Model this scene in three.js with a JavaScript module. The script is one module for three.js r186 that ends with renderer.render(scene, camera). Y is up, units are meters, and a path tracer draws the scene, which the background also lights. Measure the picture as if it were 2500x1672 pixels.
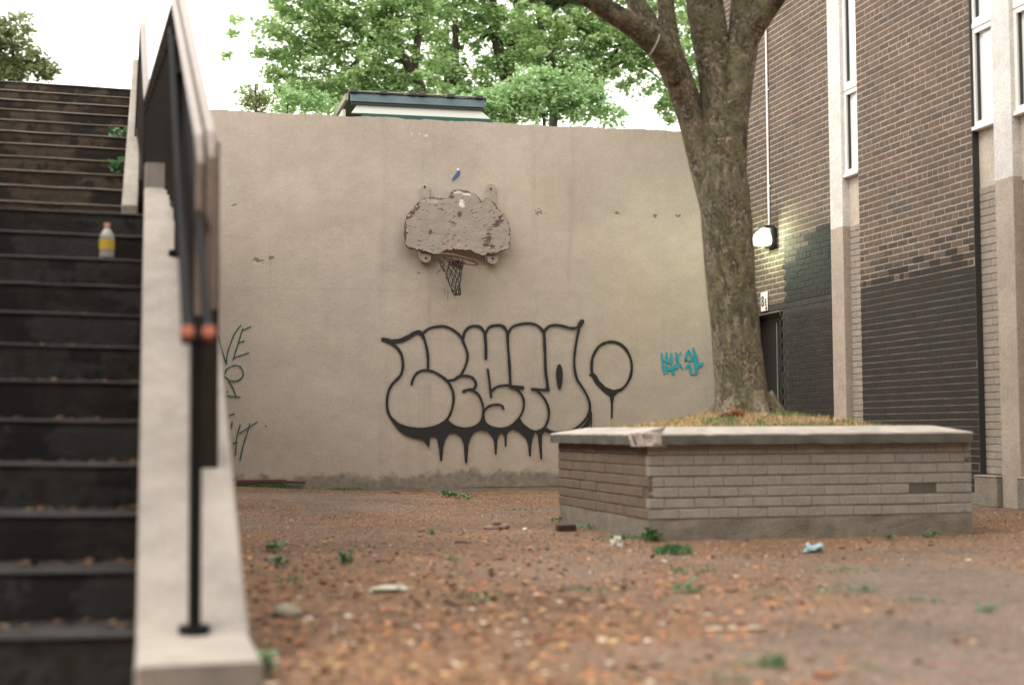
import * as THREE from 'three';
import { mergeGeometries, mergeVertices, toCreasedNormals } from 'three/addons/utils/BufferGeometryUtils.js';
import { RoundedBoxGeometry } from 'three/addons/geometries/RoundedBoxGeometry.js';
import { FontLoader } from 'three/addons/loaders/FontLoader.js';
import { TextGeometry } from 'three/addons/geometries/TextGeometry.js';

// ---------------------------------------------------------------- camera, sky, sun, exposure
// World: X to the right along the back wall, Y up, the courtyard runs away along -Z (F = -z).
const scene = new THREE.Scene();
const camera = new THREE.PerspectiveCamera(26.15, 1024 / 684, 0.1, 600);
camera.position.set(0, 0.72, 0);
camera.rotation.order = 'YXZ';
camera.rotation.set(THREE.MathUtils.degToRad(3.39), THREE.MathUtils.degToRad(-13.93), -0.006);
camera.focus = 18.4;
camera.userData.fStop = 1.4;
camera.updateMatrixWorld(true); camera.updateProjectionMatrix();

const renderer = new THREE.WebGLRenderer();
renderer.toneMapping = THREE.LinearToneMapping;
renderer.toneMappingExposure = 2.9;
renderer.shadowMap.enabled = true;

{ // overcast white sky, faint soft cloud structure all round
  const w = 512, h = 256, d = new Float32Array(w * h * 4);
  for (let j = 0; j < h; j++) for (let i = 0; i < w; i++) {
    const el = (j + 0.5) / h * Math.PI - Math.PI / 2, az = i / w * Math.PI * 2;
    const n = 0.04 * Math.sin(az * 3 + 4 * el) + 0.03 * Math.sin(az * 7 - 9 * el + 1.3) + 0.02 * Math.sin(az * 15 + 17 * el);
    const b = el > 0 ? 0.92 + 0.22 * Math.sin(el) + n : 0.5;
    d.set([b * 1.0, b * 0.965, b * 0.92, 1], (j * w + i) * 4);
  }
  const t = new THREE.DataTexture(d, w, h, THREE.RGBAFormat, THREE.FloatType);
  t.mapping = THREE.EquirectangularReflectionMapping; t.magFilter = t.minFilter = THREE.LinearFilter; t.needsUpdate = true;
  scene.background = t; scene.environment = t;
}
const sun = new THREE.DirectionalLight(new THREE.Color(1.0, 0.93, 0.84), 0.6);
sun.position.set(-9, 16, -7); sun.target.position.set(3, 0, -10);
sun.castShadow = true; sun.shadow.radius = 40; sun.shadow.mapSize.set(2048, 2048);
Object.assign(sun.shadow.camera, { left: -25, right: 25, top: 25, bottom: -25, near: 0.5, far: 80 });
scene.add(sun, sun.target);

// ---------------------------------------------------------------- helpers
let seed = 12345;
const rnd = () => { seed = (seed + 0x6D2B79F5) | 0; let t = Math.imul(seed ^ (seed >>> 15), 1 | seed); t = (t + Math.imul(t ^ (t >>> 7), 61 | t)) ^ t; return ((t ^ (t >>> 14)) >>> 0) / 4294967296; };
const rr = (a, b) => a + (b - a) * rnd();
const gauss = () => (rnd() + rnd() + rnd() + rnd() - 2) * 1.0;
const clamp = (v, a = 0, b = 1) => Math.max(a, Math.min(b, v));
const sst = (a, b, v) => { const t = clamp((v - a) / (b - a)); return t * t * (3 - 2 * t); };
const mixc = (a, b, t) => [a[0] + (b[0] - a[0]) * t, a[1] + (b[1] - a[1]) * t, a[2] + (b[2] - a[2]) * t];
const hash = (x, y, s) => { let h = Math.imul(x, 374761393) ^ Math.imul(y, 668265263) ^ Math.imul(s, 1274126177); h = Math.imul(h ^ (h >>> 13), 1274126177); return ((h ^ (h >>> 16)) >>> 0) / 4294967296; };
function vnoise(x, y, s = 0, px = 0, py = 0) { // value noise, tiling when px/py are given
  const xi = Math.floor(x), yi = Math.floor(y), fx = x - xi, fy = y - yi;
  const u = fx * fx * (3 - 2 * fx), v = fy * fy * (3 - 2 * fy);
  const w = (a, p) => (p ? ((a % p) + p) % p : a);
  const x0 = w(xi, px), x1 = w(xi + 1, px), y0 = w(yi, py), y1 = w(yi + 1, py);
  const a = hash(x0, y0, s), b = hash(x1, y0, s), c = hash(x0, y1, s), e = hash(x1, y1, s);
  return a + (b - a) * u + (c - a) * v + (a - b - c + e) * u * v;
}
function fbm(x, y, o = 4, s = 0, px = 0, py = 0) { let a = 0.5, f = 0, n = 0; for (let i = 0; i < o; i++) { f += a * vnoise(x, y, s + i * 17, px, py); n += a; x *= 2; y *= 2; px *= 2; py *= 2; a *= 0.5; } return f / n; }

const names = {};
const numbered = (n) => { const k = (names[n] = (names[n] ?? -1) + 1); return k ? `${n}_${String(k).padStart(3, '0')}` : n; };
function tag(o, label, category, group, kind) { o.userData.label = label; o.userData.category = category; if (group) o.userData.group = group; if (kind) o.userData.kind = kind; return o; }
function thing(name, label, category, pos = [0, 0, 0], turn = 0, group) { const o = new THREE.Group(); o.name = numbered(name); o.position.set(...pos); o.rotation.y = turn; scene.add(o); return tag(o, label, category, group); }
function mesh(name, geo, m, parent) { const o = new THREE.Mesh(Array.isArray(geo) ? mergeGeometries(geo.map((g) => (g.index ? g.toNonIndexed() : g))) : geo, m); o.name = parent ? name : numbered(name); o.castShadow = o.receiveShadow = true; (parent || scene).add(o); return o; }
function struct(name, geo, m) { const o = mesh(name, geo, m); o.userData.kind = 'structure'; return o; }
const V = (x, y, z) => new THREE.Vector3(x, y, z);
const geoTint = (g, c) => { const n = g.attributes.position.count, a = new Float32Array(n * 3); for (let i = 0; i < n; i++) a.set(c, i * 3); g.setAttribute('color', new THREE.BufferAttribute(a, 3)); return g; };
const xf = (g, x, y, z, rx = 0, ry = 0, rz = 0, s = 1) => g.applyMatrix4(new THREE.Matrix4().compose(V(x, y, z), new THREE.Quaternion().setFromEuler(new THREE.Euler(rx, ry, rz)), typeof s === 'number' ? V(s, s, s) : V(...s)));

// survey helper: where the sight line through a point of the 2500 x 1672 frame meets a plane of the place
function ray(px, py) { return V(px / 1250 - 1, 1 - py / 836, 0.5).unproject(camera).sub(camera.position).normalize(); }
function atF(px, py, F) { const d = ray(px, py); return camera.position.clone().addScaledVector(d, -F / d.z); }
function atX(px, py, X) { const d = ray(px, py); return camera.position.clone().addScaledVector(d, X / d.x); }
function atY(px, py, Y) { const d = ray(px, py); return camera.position.clone().addScaledVector(d, (Y - camera.position.y) / d.y); }

// box with metric uv (planar per face)
function metricUV(g, s = 1) {
  if (g.index) g = g.toNonIndexed();
  const p = g.attributes.position, uv = new Float32Array(p.count * 2), a = V(), b = V(), c = V(), n = V();
  for (let i = 0; i < p.count; i += 3) {
    a.fromBufferAttribute(p, i); b.fromBufferAttribute(p, i + 1); c.fromBufferAttribute(p, i + 2);
    n.copy(b).sub(a).cross(c.clone().sub(a)); const ax = Math.abs(n.x), ay = Math.abs(n.y), az = Math.abs(n.z);
    [a, b, c].forEach((q, k) => { const [u, v] = ax >= ay && ax >= az ? [q.z, q.y] : ay >= az ? [q.x, q.z] : [q.x, q.y]; uv[(i + k) * 2] = u * s; uv[(i + k) * 2 + 1] = v * s; });
  }
  g.setAttribute('uv', new THREE.BufferAttribute(uv, 2)); return g;
}
const box = (w, h, d, x, y, z, r = 0) => { const g = r ? new RoundedBoxGeometry(w, h, d, 2, r) : new THREE.BoxGeometry(w, h, d); g.translate(x, y, z); return metricUV(g); };
const span = (x0, x1, y0, y1, F0, F1, r = 0) => box(Math.abs(x1 - x0), Math.abs(y1 - y0), Math.abs(F1 - F0), (x0 + x1) / 2, (y0 + y1) / 2, -(F0 + F1) / 2, r);

// tube of changing radius along points, with uneven surface; uv in metres
function limb(pts, rad, { seg = 14, ring = 6, rough = 0, s = 1, cap = true } = {}) {
  const cv = new THREE.CatmullRomCurve3(pts, false, 'centripetal'), n = Math.max(2, (pts.length - 1) * ring);
  const pos = [], uv = [], idx = []; let prev = V(0.3, 0, 1).normalize(), len = 0, last = null;
  for (let i = 0; i <= n; i++) {
    const t = i / n, p = cv.getPoint(t), tan = cv.getTangent(t); if (last) len += p.distanceTo(last); last = p;
    const k = t * (rad.length - 1), k0 = Math.min(rad.length - 2, Math.floor(k)), r = rad.length === 1 ? rad[0] : rad[k0] + (rad[k0 + 1] - rad[k0]) * (k - k0);
    const nn = prev.clone().sub(tan.clone().multiplyScalar(prev.dot(tan))).normalize(), bb = tan.clone().cross(nn); prev = nn;
    for (let j = 0; j <= seg; j++) {
      const a = j / seg * Math.PI * 2, q = rough ? 1 + rough * (fbm(Math.cos(a) * 1.5 + 9 + s, len * 3 + Math.sin(a) * 1.5, 3, s * 7) - 0.5) * 2 : 1;
      const v = p.clone().addScaledVector(nn, Math.cos(a) * r * q).addScaledVector(bb, Math.sin(a) * r * q);
      pos.push(v.x, v.y, v.z); uv.push(j / seg * 2 * Math.PI * Math.max(rad[0], 0.005), len);
      if (i < n && j < seg) { const b = i * (seg + 1) + j; idx.push(b, b + 1, b + seg + 1, b + 1, b + seg + 2, b + seg + 1); }
    }
  }
  if (cap) for (const [row, dir] of [[0, 1], [n, -1]]) { const c = pos.length / 3, p = cv.getPoint(row / n); pos.push(p.x, p.y, p.z); uv.push(0, 0); for (let j = 0; j < seg; j++) { const b = row * (seg + 1) + j; dir > 0 ? idx.push(c, b + 1, b) : idx.push(c, b, b + 1); } }
  const g = new THREE.BufferGeometry(); g.setAttribute('position', new THREE.Float32BufferAttribute(pos, 3)); g.setAttribute('uv', new THREE.Float32BufferAttribute(uv, 2)); g.setIndex(idx); g.computeVertexNormals(); return g;
}
const pipe = (pts, r, seg = 10) => { const g = []; for (let i = 0; i + 1 < pts.length; i++) { g.push(limb([pts[i], pts[i + 1]], [r], { seg, ring: 1 }).toNonIndexed()); if (i) g.push(xf(new THREE.SphereGeometry(r * 0.999, seg, 8).toNonIndexed(), pts[i].x, pts[i].y, pts[i].z)); } return mergeGeometries(g.map((q) => { const c = q.clone(); return c; })); };

// ---------------------------------------------------------------- procedural textures
const toS = (v) => { v = clamp(v); return 255 * (v <= 0.0031308 ? v * 12.92 : 1.055 * Math.pow(v, 1 / 2.4) - 0.055); };
function colTex(w, h, fn, rep = [1, 1], clampIt) { const d = new Uint8Array(w * h * 4); for (let j = 0; j < h; j++) for (let i = 0; i < w; i++) { const c = fn(i / w, j / h, i, j); const k = (j * w + i) * 4; d[k] = toS(c[0]); d[k + 1] = toS(c[1]); d[k + 2] = toS(c[2]); d[k + 3] = 255; } const t = new THREE.DataTexture(d, w, h); t.colorSpace = THREE.SRGBColorSpace; return fin(t, rep, clampIt); }
function valTex(w, h, fn, rep = [1, 1], clampIt) { const d = new Uint8Array(w * h * 4); for (let j = 0; j < h; j++) for (let i = 0; i < w; i++) { const c = clamp(fn(i / w, j / h, i, j)) * 255, k = (j * w + i) * 4; d[k] = d[k + 1] = d[k + 2] = c; d[k + 3] = 255; } return fin(new THREE.DataTexture(d, w, h), rep, clampIt); }
function fin(t, rep, clampIt) { t.wrapS = t.wrapT = clampIt ? THREE.ClampToEdgeWrapping : THREE.RepeatWrapping; t.magFilter = t.minFilter = THREE.LinearFilter; t.repeat.set(...rep); t.needsUpdate = true; return t; }
const std = (color, o = {}) => new THREE.MeshStandardMaterial({ color: new THREE.Color().setRGB(...color), roughness: 0.85, ...o });

// neutral grain: near white, multiplies the material's own colour
const grain = colTex(512, 512, (u, v) => { const a = 0.78 + 0.3 * (fbm(u * 6, v * 6, 5, 3, 6, 6) - 0.5) + 0.22 * (vnoise(u * 160, v * 160, 5, 160, 160) - 0.5) + 0.18 * (vnoise(u * 60, v * 60, 6, 60, 60) - 0.5); return [a, a, a]; });
const grainBump = valTex(512, 512, (u, v) => 0.5 + 0.5 * (fbm(u * 40, v * 40, 4, 8, 40, 40) - 0.5) + 0.35 * (vnoise(u * 150, v * 150, 9, 150, 150) - 0.5));
const stain = colTex(1024, 1024, (u, v) => { // blotchy weathered concrete
  const f = fbm(u * 5, v * 5, 6, 21, 5, 5), g = fbm(u * 22, v * 22, 4, 31, 22, 22), sp = vnoise(u * 220, v * 220, 41, 220, 220);
  let a = 0.82 + 0.5 * (f - 0.5) + 0.25 * (g - 0.5) + 0.16 * (sp - 0.5); if (sp > 0.93) a *= 0.75; const w = 0.04 * (f - 0.5);
  return [a + w, a, a - w * 1.5]; });
const concreteBump = valTex(512, 512, (u, v) => { const s = vnoise(u * 90, v * 90, 51, 90, 90); return 0.5 + 0.6 * (fbm(u * 12, v * 12, 5, 50, 12, 12) - 0.5) + 0.25 * (vnoise(u * 200, v * 200, 52, 200, 200) - 0.5) - (s > 0.9 ? 0.3 : 0); });
const M = {
  cheek: std([0.37, 0.325, 0.28], { map: stain, bumpMap: concreteBump, bumpScale: 0.004 }),
  cheekOld: std([0.34, 0.3, 0.25], { map: stain, bumpMap: concreteBump, bumpScale: 0.02 }),
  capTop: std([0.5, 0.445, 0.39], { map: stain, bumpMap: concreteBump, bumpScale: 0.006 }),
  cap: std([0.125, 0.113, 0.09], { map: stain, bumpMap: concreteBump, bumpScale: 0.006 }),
  rubble: std([0.5, 0.43, 0.37], { map: stain, bumpMap: concreteBump, bumpScale: 0.03 }),
  footing: std([0.29, 0.255, 0.2], { map: stain, bumpMap: concreteBump, bumpScale: 0.012 }),
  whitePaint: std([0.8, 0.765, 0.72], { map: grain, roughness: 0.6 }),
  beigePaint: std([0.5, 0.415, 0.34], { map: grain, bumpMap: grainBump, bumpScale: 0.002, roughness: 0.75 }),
  cream: std([0.66, 0.57, 0.46], { map: grain, roughness: 0.7 }),
  frameWhite: std([0.8, 0.78, 0.75], { roughness: 0.4 }),
  rubber: std([0.03, 0.03, 0.03], { roughness: 0.6 }),
  pane: new THREE.MeshPhysicalMaterial({ color: new THREE.Color().setRGB(0.82, 0.82, 0.8), roughness: 0.08, metalness: 0.0, specularIntensity: 1, clearcoat: 1, clearcoatRoughness: 0.03 }),  // near-white base colour stands in for sky reflected in the glass
  blackMetal: new THREE.MeshPhysicalMaterial({ color: new THREE.Color().setRGB(0.010, 0.0105, 0.011), roughness: 0.85, map: grain, specularIntensity: 0.35 }),
  ironPaint: new THREE.MeshPhysicalMaterial({ color: new THREE.Color().setRGB(0.026, 0.02, 0.016), roughness: 0.8, map: grain, specularIntensity: 0.4 }),
  handrail: std([0.27, 0.205, 0.165], { roughness: 0.36, map: grain }),  // pale colour stands for sky reflected along the dark top rails
  orange: std([0.36, 0.105, 0.055], { roughness: 0.8, map: grain }),
  blackPaint: std([0.012, 0.012, 0.013], { roughness: 0.7 }),
  greenInk: std([0.012, 0.085, 0.055], { roughness: 0.7 }),
  tealInk: std([0.025, 0.3, 0.38], { roughness: 0.7 }),
  blueInk: std([0.045, 0.09, 0.22], { roughness: 0.7 }),
};

// ---------------------------------------------------------------- layout numbers (metres)
const XB = 7.43, FW = 18.25, WALL_TOP = 4.66, TERR = 3.78;
const gy = (x, F) => { // height of the yard: almost level, climbing a little to the left below the back wall
  const k = sst(12, 18, F) * sst(-1, 1, x); return (x < 0.02 && F < 5.3 ? -0.3 * sst(0.1, -0.03, x) : 0) + k * clamp(0.062 - 0.045 * (x - 0.9), -0.06, 0.07) + 0.022 * (fbm(x * 0.9 + 40, F * 0.9, 3, 77) - 0.5) * (F < 3 ? 0.3 : 1) + 0.01 * (fbm(x * 5, F * 5, 2, 78) - 0.5);
};

// ---------------------------------------------------------------- ground
const litterAmount = (x, F) => clamp(0.1 + sst(0.40, 0.62, fbm(x * 0.55 + 7, F * 0.5 + 3, 4, 91)) * 0.7 + 0.75 * sst(2.6, 0.6, x - (F - 5) * 0.12) * sst(14, 7, F) + 0.5 * sst(2.2, 0.3, Math.hypot(Math.max(0, 3.1 - x, x - 5.5), Math.max(0, 9 - F, F - 11.2))) - 0.25 * sst(0, 3, x - 1.5) * sst(8, 5.5, F));
{
  const S = 14, X0 = -2, F0 = 2; // texture covers 14 x 14... 18 m of the yard, then repeats
  const tex = colTex(2048, 2048, (u, v) => {
    const x = X0 + u * S, F = F0 + v * 18, n = fbm(x * 1.3, F * 1.3, 5, 101), sp = fbm(x * 26, F * 26, 3, 102), fine = vnoise(x * 110, F * 110, 103);
    const L = clamp(litterAmount(x, F) + 0.5 * (sp - 0.5)), asph = [0.165, 0.120, 0.092], dirt = [0.175, 0.094, 0.048];
    let c = mixc(asph, dirt, L); const k = 0.85 + 0.8 * (n - 0.5) + 0.6 * (sp - 0.5) + 0.5 * (fine - 0.5);
    c = [c[0] * k, c[1] * k, c[2] * k]; if (fine > 0.93) c = mixc(c, [0.4, 0.33, 0.26], 0.6); return c;
  });
  const bump = valTex(1024, 1024, (u, v) => 0.5 + 0.7 * (fbm(u * 64, v * 64, 4, 111, 64, 64) - 0.5) + 0.4 * (vnoise(u * 300, v * 300, 112, 300, 300) - 0.5), [2, 2]);
  const xs = [], fs = []; for (let x = -300; x < -8; x += 30) xs.push(x); for (let x = -8; x < 10; x += 0.14) xs.push(x); for (let x = 10; x <= 310; x += 30) xs.push(x);
  for (let f = -120; f < 0; f += 12) fs.push(f); for (let f = 0; f < 19.4; f += 0.14) fs.push(f); for (let f = 19.5; f <= 420; f += 40) fs.push(f);
  const pos = [], uv = [], idx = [];
  fs.forEach((f, j) => xs.forEach((x, i) => { const inY = x > -3 && x < 8 && f > 0 && f < 19; pos.push(x, inY ? gy(x, f) : 0, -f); uv.push((x - X0) / S, (f - F0) / 18); if (i && j) { const b = j * xs.length + i; idx.push(b, b - 1, b - xs.length, b - 1, b - xs.length - 1, b - xs.length); } }));
  const g = new THREE.BufferGeometry(); g.setAttribute('position', new THREE.Float32BufferAttribute(pos, 3)); g.setAttribute('uv', new THREE.Float32BufferAttribute(uv, 2)); g.setIndex(idx); g.computeVertexNormals();
  struct('ground', g, std([1, 1, 1], { map: tex, bumpMap: bump, bumpScale: 0.02, roughness: 0.95 }));
  // upper ground beyond the wall and at the head of the stairs
  const grassTex = colTex(512, 512, (u, v) => { const n = fbm(u * 14, v * 14, 5, 121, 14, 14); return mixc([0.05, 0.09, 0.03], [0.14, 0.12, 0.06], sst(0.4, 0.7, n)); }, [0.3, 0.3]);
  const gm = std([1, 1, 1], { map: grassTex, roughness: 1 });
  struct('terrace', [span(-0.048, 160, 2.6, TERR, FW + 0.31, 300), span(-160, -0.05, 2.6, TERR, 13.75, 300)], gm);
}

// ---------------------------------------------------------------- graffiti strokes (frame coordinates of each stroke on the back wall)
const zD = (p) => [880 + p[0] / 3.257, 740 + p[1] / 3.257], zG = (p) => [500 + p[0] / 3.137, 750 + p[1] / 3.137], zT = (p) => [1550 + p[0] / 5.227, 780 + p[1] / 5.227], zH = (p) => [900 + p[0] / 3.92, 380 + p[1] / 3.92];
const onWall = (p) => { const q = atF(p[0], p[1], FW); return [q.x, q.y]; };
const P = (s) => s.split(' ').map((t) => t.split(',').map(Number));
const PXM = 18.6 / 3600; // metres per frame pixel on the wall
const throwUp = [
  [26, '180,290 250,303 310,300 380,270 430,240 465,232 490,250'],
  [16, '190,295 240,318 285,350 320,400 335,460 335,520 320,570 280,615 245,655 220,710 210,780 215,850 240,910 275,945'],
  [15, '240,910 300,960 380,990 470,1000 560,990 640,960 690,920 720,860 738,780 735,710 715,660 690,620 640,580 590,550 530,535 480,540 440,565 415,610 405,645'],
  [17, '488,245 510,300 525,360 535,430 535,530'],
  [15, '495,240 540,205 600,188 660,185 720,205 770,240 805,280 820,320 840,370 850,420 840,480 815,540 790,580 740,610 685,618'],
  [16, '740,610 780,585 830,578 880,590 910,620 915,655 895,685 850,690 815,703'],
  [14, '880,688 930,720 960,775 975,840 970,900 950,950 900,985 830,998 760,985 710,955 685,925'],
  [17, '812,285 830,225 870,190 920,183 960,200 985,240 990,270 995,350 995,442'],
  [17, '990,245 1020,195 1070,178 1120,180 1150,205 1165,240 1170,330 1178,430 1185,540 1190,652'],
  [14, '1010,530 1025,640 1037,748'],
  [14, '1040,700 1080,668 1140,655 1200,660 1245,690 1280,730 1297,790 1290,850 1260,910 1215,960 1160,990 1090,998 1030,980 990,950 975,900 980,860 1020,820 1080,808 1120,815 1135,838'],
  [25, '1200,667 1285,674'],
  [15, '1168,250 1200,195 1260,170 1330,162 1390,172 1430,200 1455,240'],
  [18, '1455,215 1460,300 1465,420 1470,550 1480,620 1487,688'],
  [18, '1492,690 1430,690 1362,685'],
  [14, '1395,690 1445,740 1480,800 1495,860 1490,920 1465,980 1430,1010 1370,1018 1320,990 1285,960 1262,922'],
  [17, '1460,225 1490,190 1550,175 1610,185 1670,200 1720,195 1748,172'],
  [30, '1738,178 1758,148'],
  [15, '1735,200 1720,270 1705,360 1697,440 1700,530 1720,610 1760,670 1800,740 1820,810 1815,870 1780,930 1730,980 1680,1010 1600,1028 1520,1025 1475,1000'],
];
const throwFill = [
  '240,910 300,960 380,990 470,1000 560,990 640,960 690,930 710,955 760,985 830,998 900,985 950,950 975,910 990,950 1030,980 1090,998 1160,990 1215,960 1262,920 1285,960 1320,990 1370,1018 1430,1010 1465,985 1475,1000 1520,1030 1520,1040 1460,1025 1440,1050 1438,1130 1442,1235 1434,1245 1425,1238 1415,1130 1405,1050 1385,1030 1365,1070 1355,1140 1352,1212 1343,1220 1335,1212 1330,1130 1310,1070 1260,1025 1210,1005 1175,1020 1160,1050 1158,1136 1151,1143 1144,1138 1140,1060 1120,1030 1095,1050 1085,1100 1080,1198 1072,1206 1064,1198 1060,1110 1045,1060 1005,1020 950,1010 900,1030 870,1080 855,1130 848,1262 838,1275 826,1262 818,1120 795,1060 750,1030 700,1040 670,1090 655,1150 648,1250 640,1260 630,1250 620,1150 605,1070 580,1060 550,1070 545,1140 540,1152 530,1130 500,1090 420,1070 360,1050 300,1010 260,960',
  '1818,815 1838,880 1835,1000 1740,1022 1690,1024 1770,970 1805,915',
];
const bubble = [[17, '1838,560 1836,500 1842,440 1858,400 1890,350 1940,318 2000,308 2060,325 2110,370 2145,440 2155,510 2145,580 2110,650 2070,690']];
const bubbleFill = ['1812,572 1840,545 1875,575 1900,620 1950,668 2010,690 2085,672 2080,695 2045,712 2015,740 2006,800 2003,912 1996,924 1989,912 1988,800 1980,740 1930,705 1870,645 1835,585'];
const greenTag = ['105,225 135,340 165,435', '165,435 172,360 190,300 230,200 275,140', '290,165 255,280 215,405', '285,178 350,150', '262,272 302,260', '222,388 335,350', '150,520 165,480 210,450 260,450 288,480 290,530 250,563 200,565 150,530', '185,565 220,630 240,688', '170,680 270,690', '165,650 178,645', '190,827 226,817', '204,922 208,880', '270,900 245,1000 235,1130', '218,1040 246,1034', '265,965 400,880', '345,890 318,980 290,1070 270,1170'];
const tealTag = ['340,440 350,560 370,690', '400,430 400,560 405,680', '345,520 460,560', '460,440 462,600 480,690', '520,430 540,520 500,600 490,690', '575,430 525,500 560,560 600,620', '640,520 680,400 722,520 650,522', '650,610 695,580 715,688 770,690 762,520 742,372', '742,385 790,500 772,670', '780,612 860,560', '420,640 540,600'];

function smooth(pts, n = 6) { return pts.length < 3 ? pts : new THREE.CatmullRomCurve3(pts.map((p) => V(p[0], p[1], 0)), false, 'centripetal').getPoints((pts.length - 1) * n).map((p) => [p.x, p.y]); }
function ribbon(pts, w, z, wob = 0.12) { // flat stroke with round ends in the wall's plane
  const s = smooth(pts), pos = [], idx = [], N = s.length;
  for (let i = 0; i < N; i++) {
    const a = s[Math.max(0, i - 1)], b = s[Math.min(N - 1, i + 1)], dx = b[0] - a[0], dy = b[1] - a[1], l = Math.hypot(dx, dy) || 1, ww = w / 2 * (1 + wob * (vnoise(i * 0.35, w * 40 + z * 900, 5) - 0.5) * 2);
    pos.push(s[i][0] - dy / l * ww, s[i][1] + dx / l * ww, z, s[i][0] + dy / l * ww, s[i][1] - dx / l * ww, z);
    if (i) { const k = i * 2; idx.push(k - 2, k - 1, k, k - 1, k + 1, k); }
  }
  for (const [e, f] of [[0, 1], [N - 1, N - 2]]) { const dx = s[e][0] - s[f][0], dy = s[e][1] - s[f][1], a0 = Math.atan2(dy, dx), c = pos.length / 3; pos.push(s[e][0], s[e][1], z); for (let k = 0; k <= 8; k++) { const a = a0 - Math.PI / 2 + k / 8 * Math.PI; pos.push(s[e][0] + Math.cos(a) * w / 2, s[e][1] + Math.sin(a) * w / 2, z); if (k) idx.push(c, c + k, c + k + 1); } }
  const g = new THREE.BufferGeometry(); g.setAttribute('position', new THREE.Float32BufferAttribute(pos, 3)); g.setIndex(idx);
  const out = g.toNonIndexed(); out.computeVertexNormals(); const nn = out.attributes.normal; for (let i = 0; i < nn.count; i++) nn.setXYZ(i, 0, 0, 1); return out;
}
function fillShape(pts, z) { const sh = new THREE.Shape(pts.map((p) => new THREE.Vector2(...p))); const g = new THREE.ShapeGeometry(sh).toNonIndexed(); g.translate(0, 0, z); g.deleteAttribute('uv'); return g; }

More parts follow.
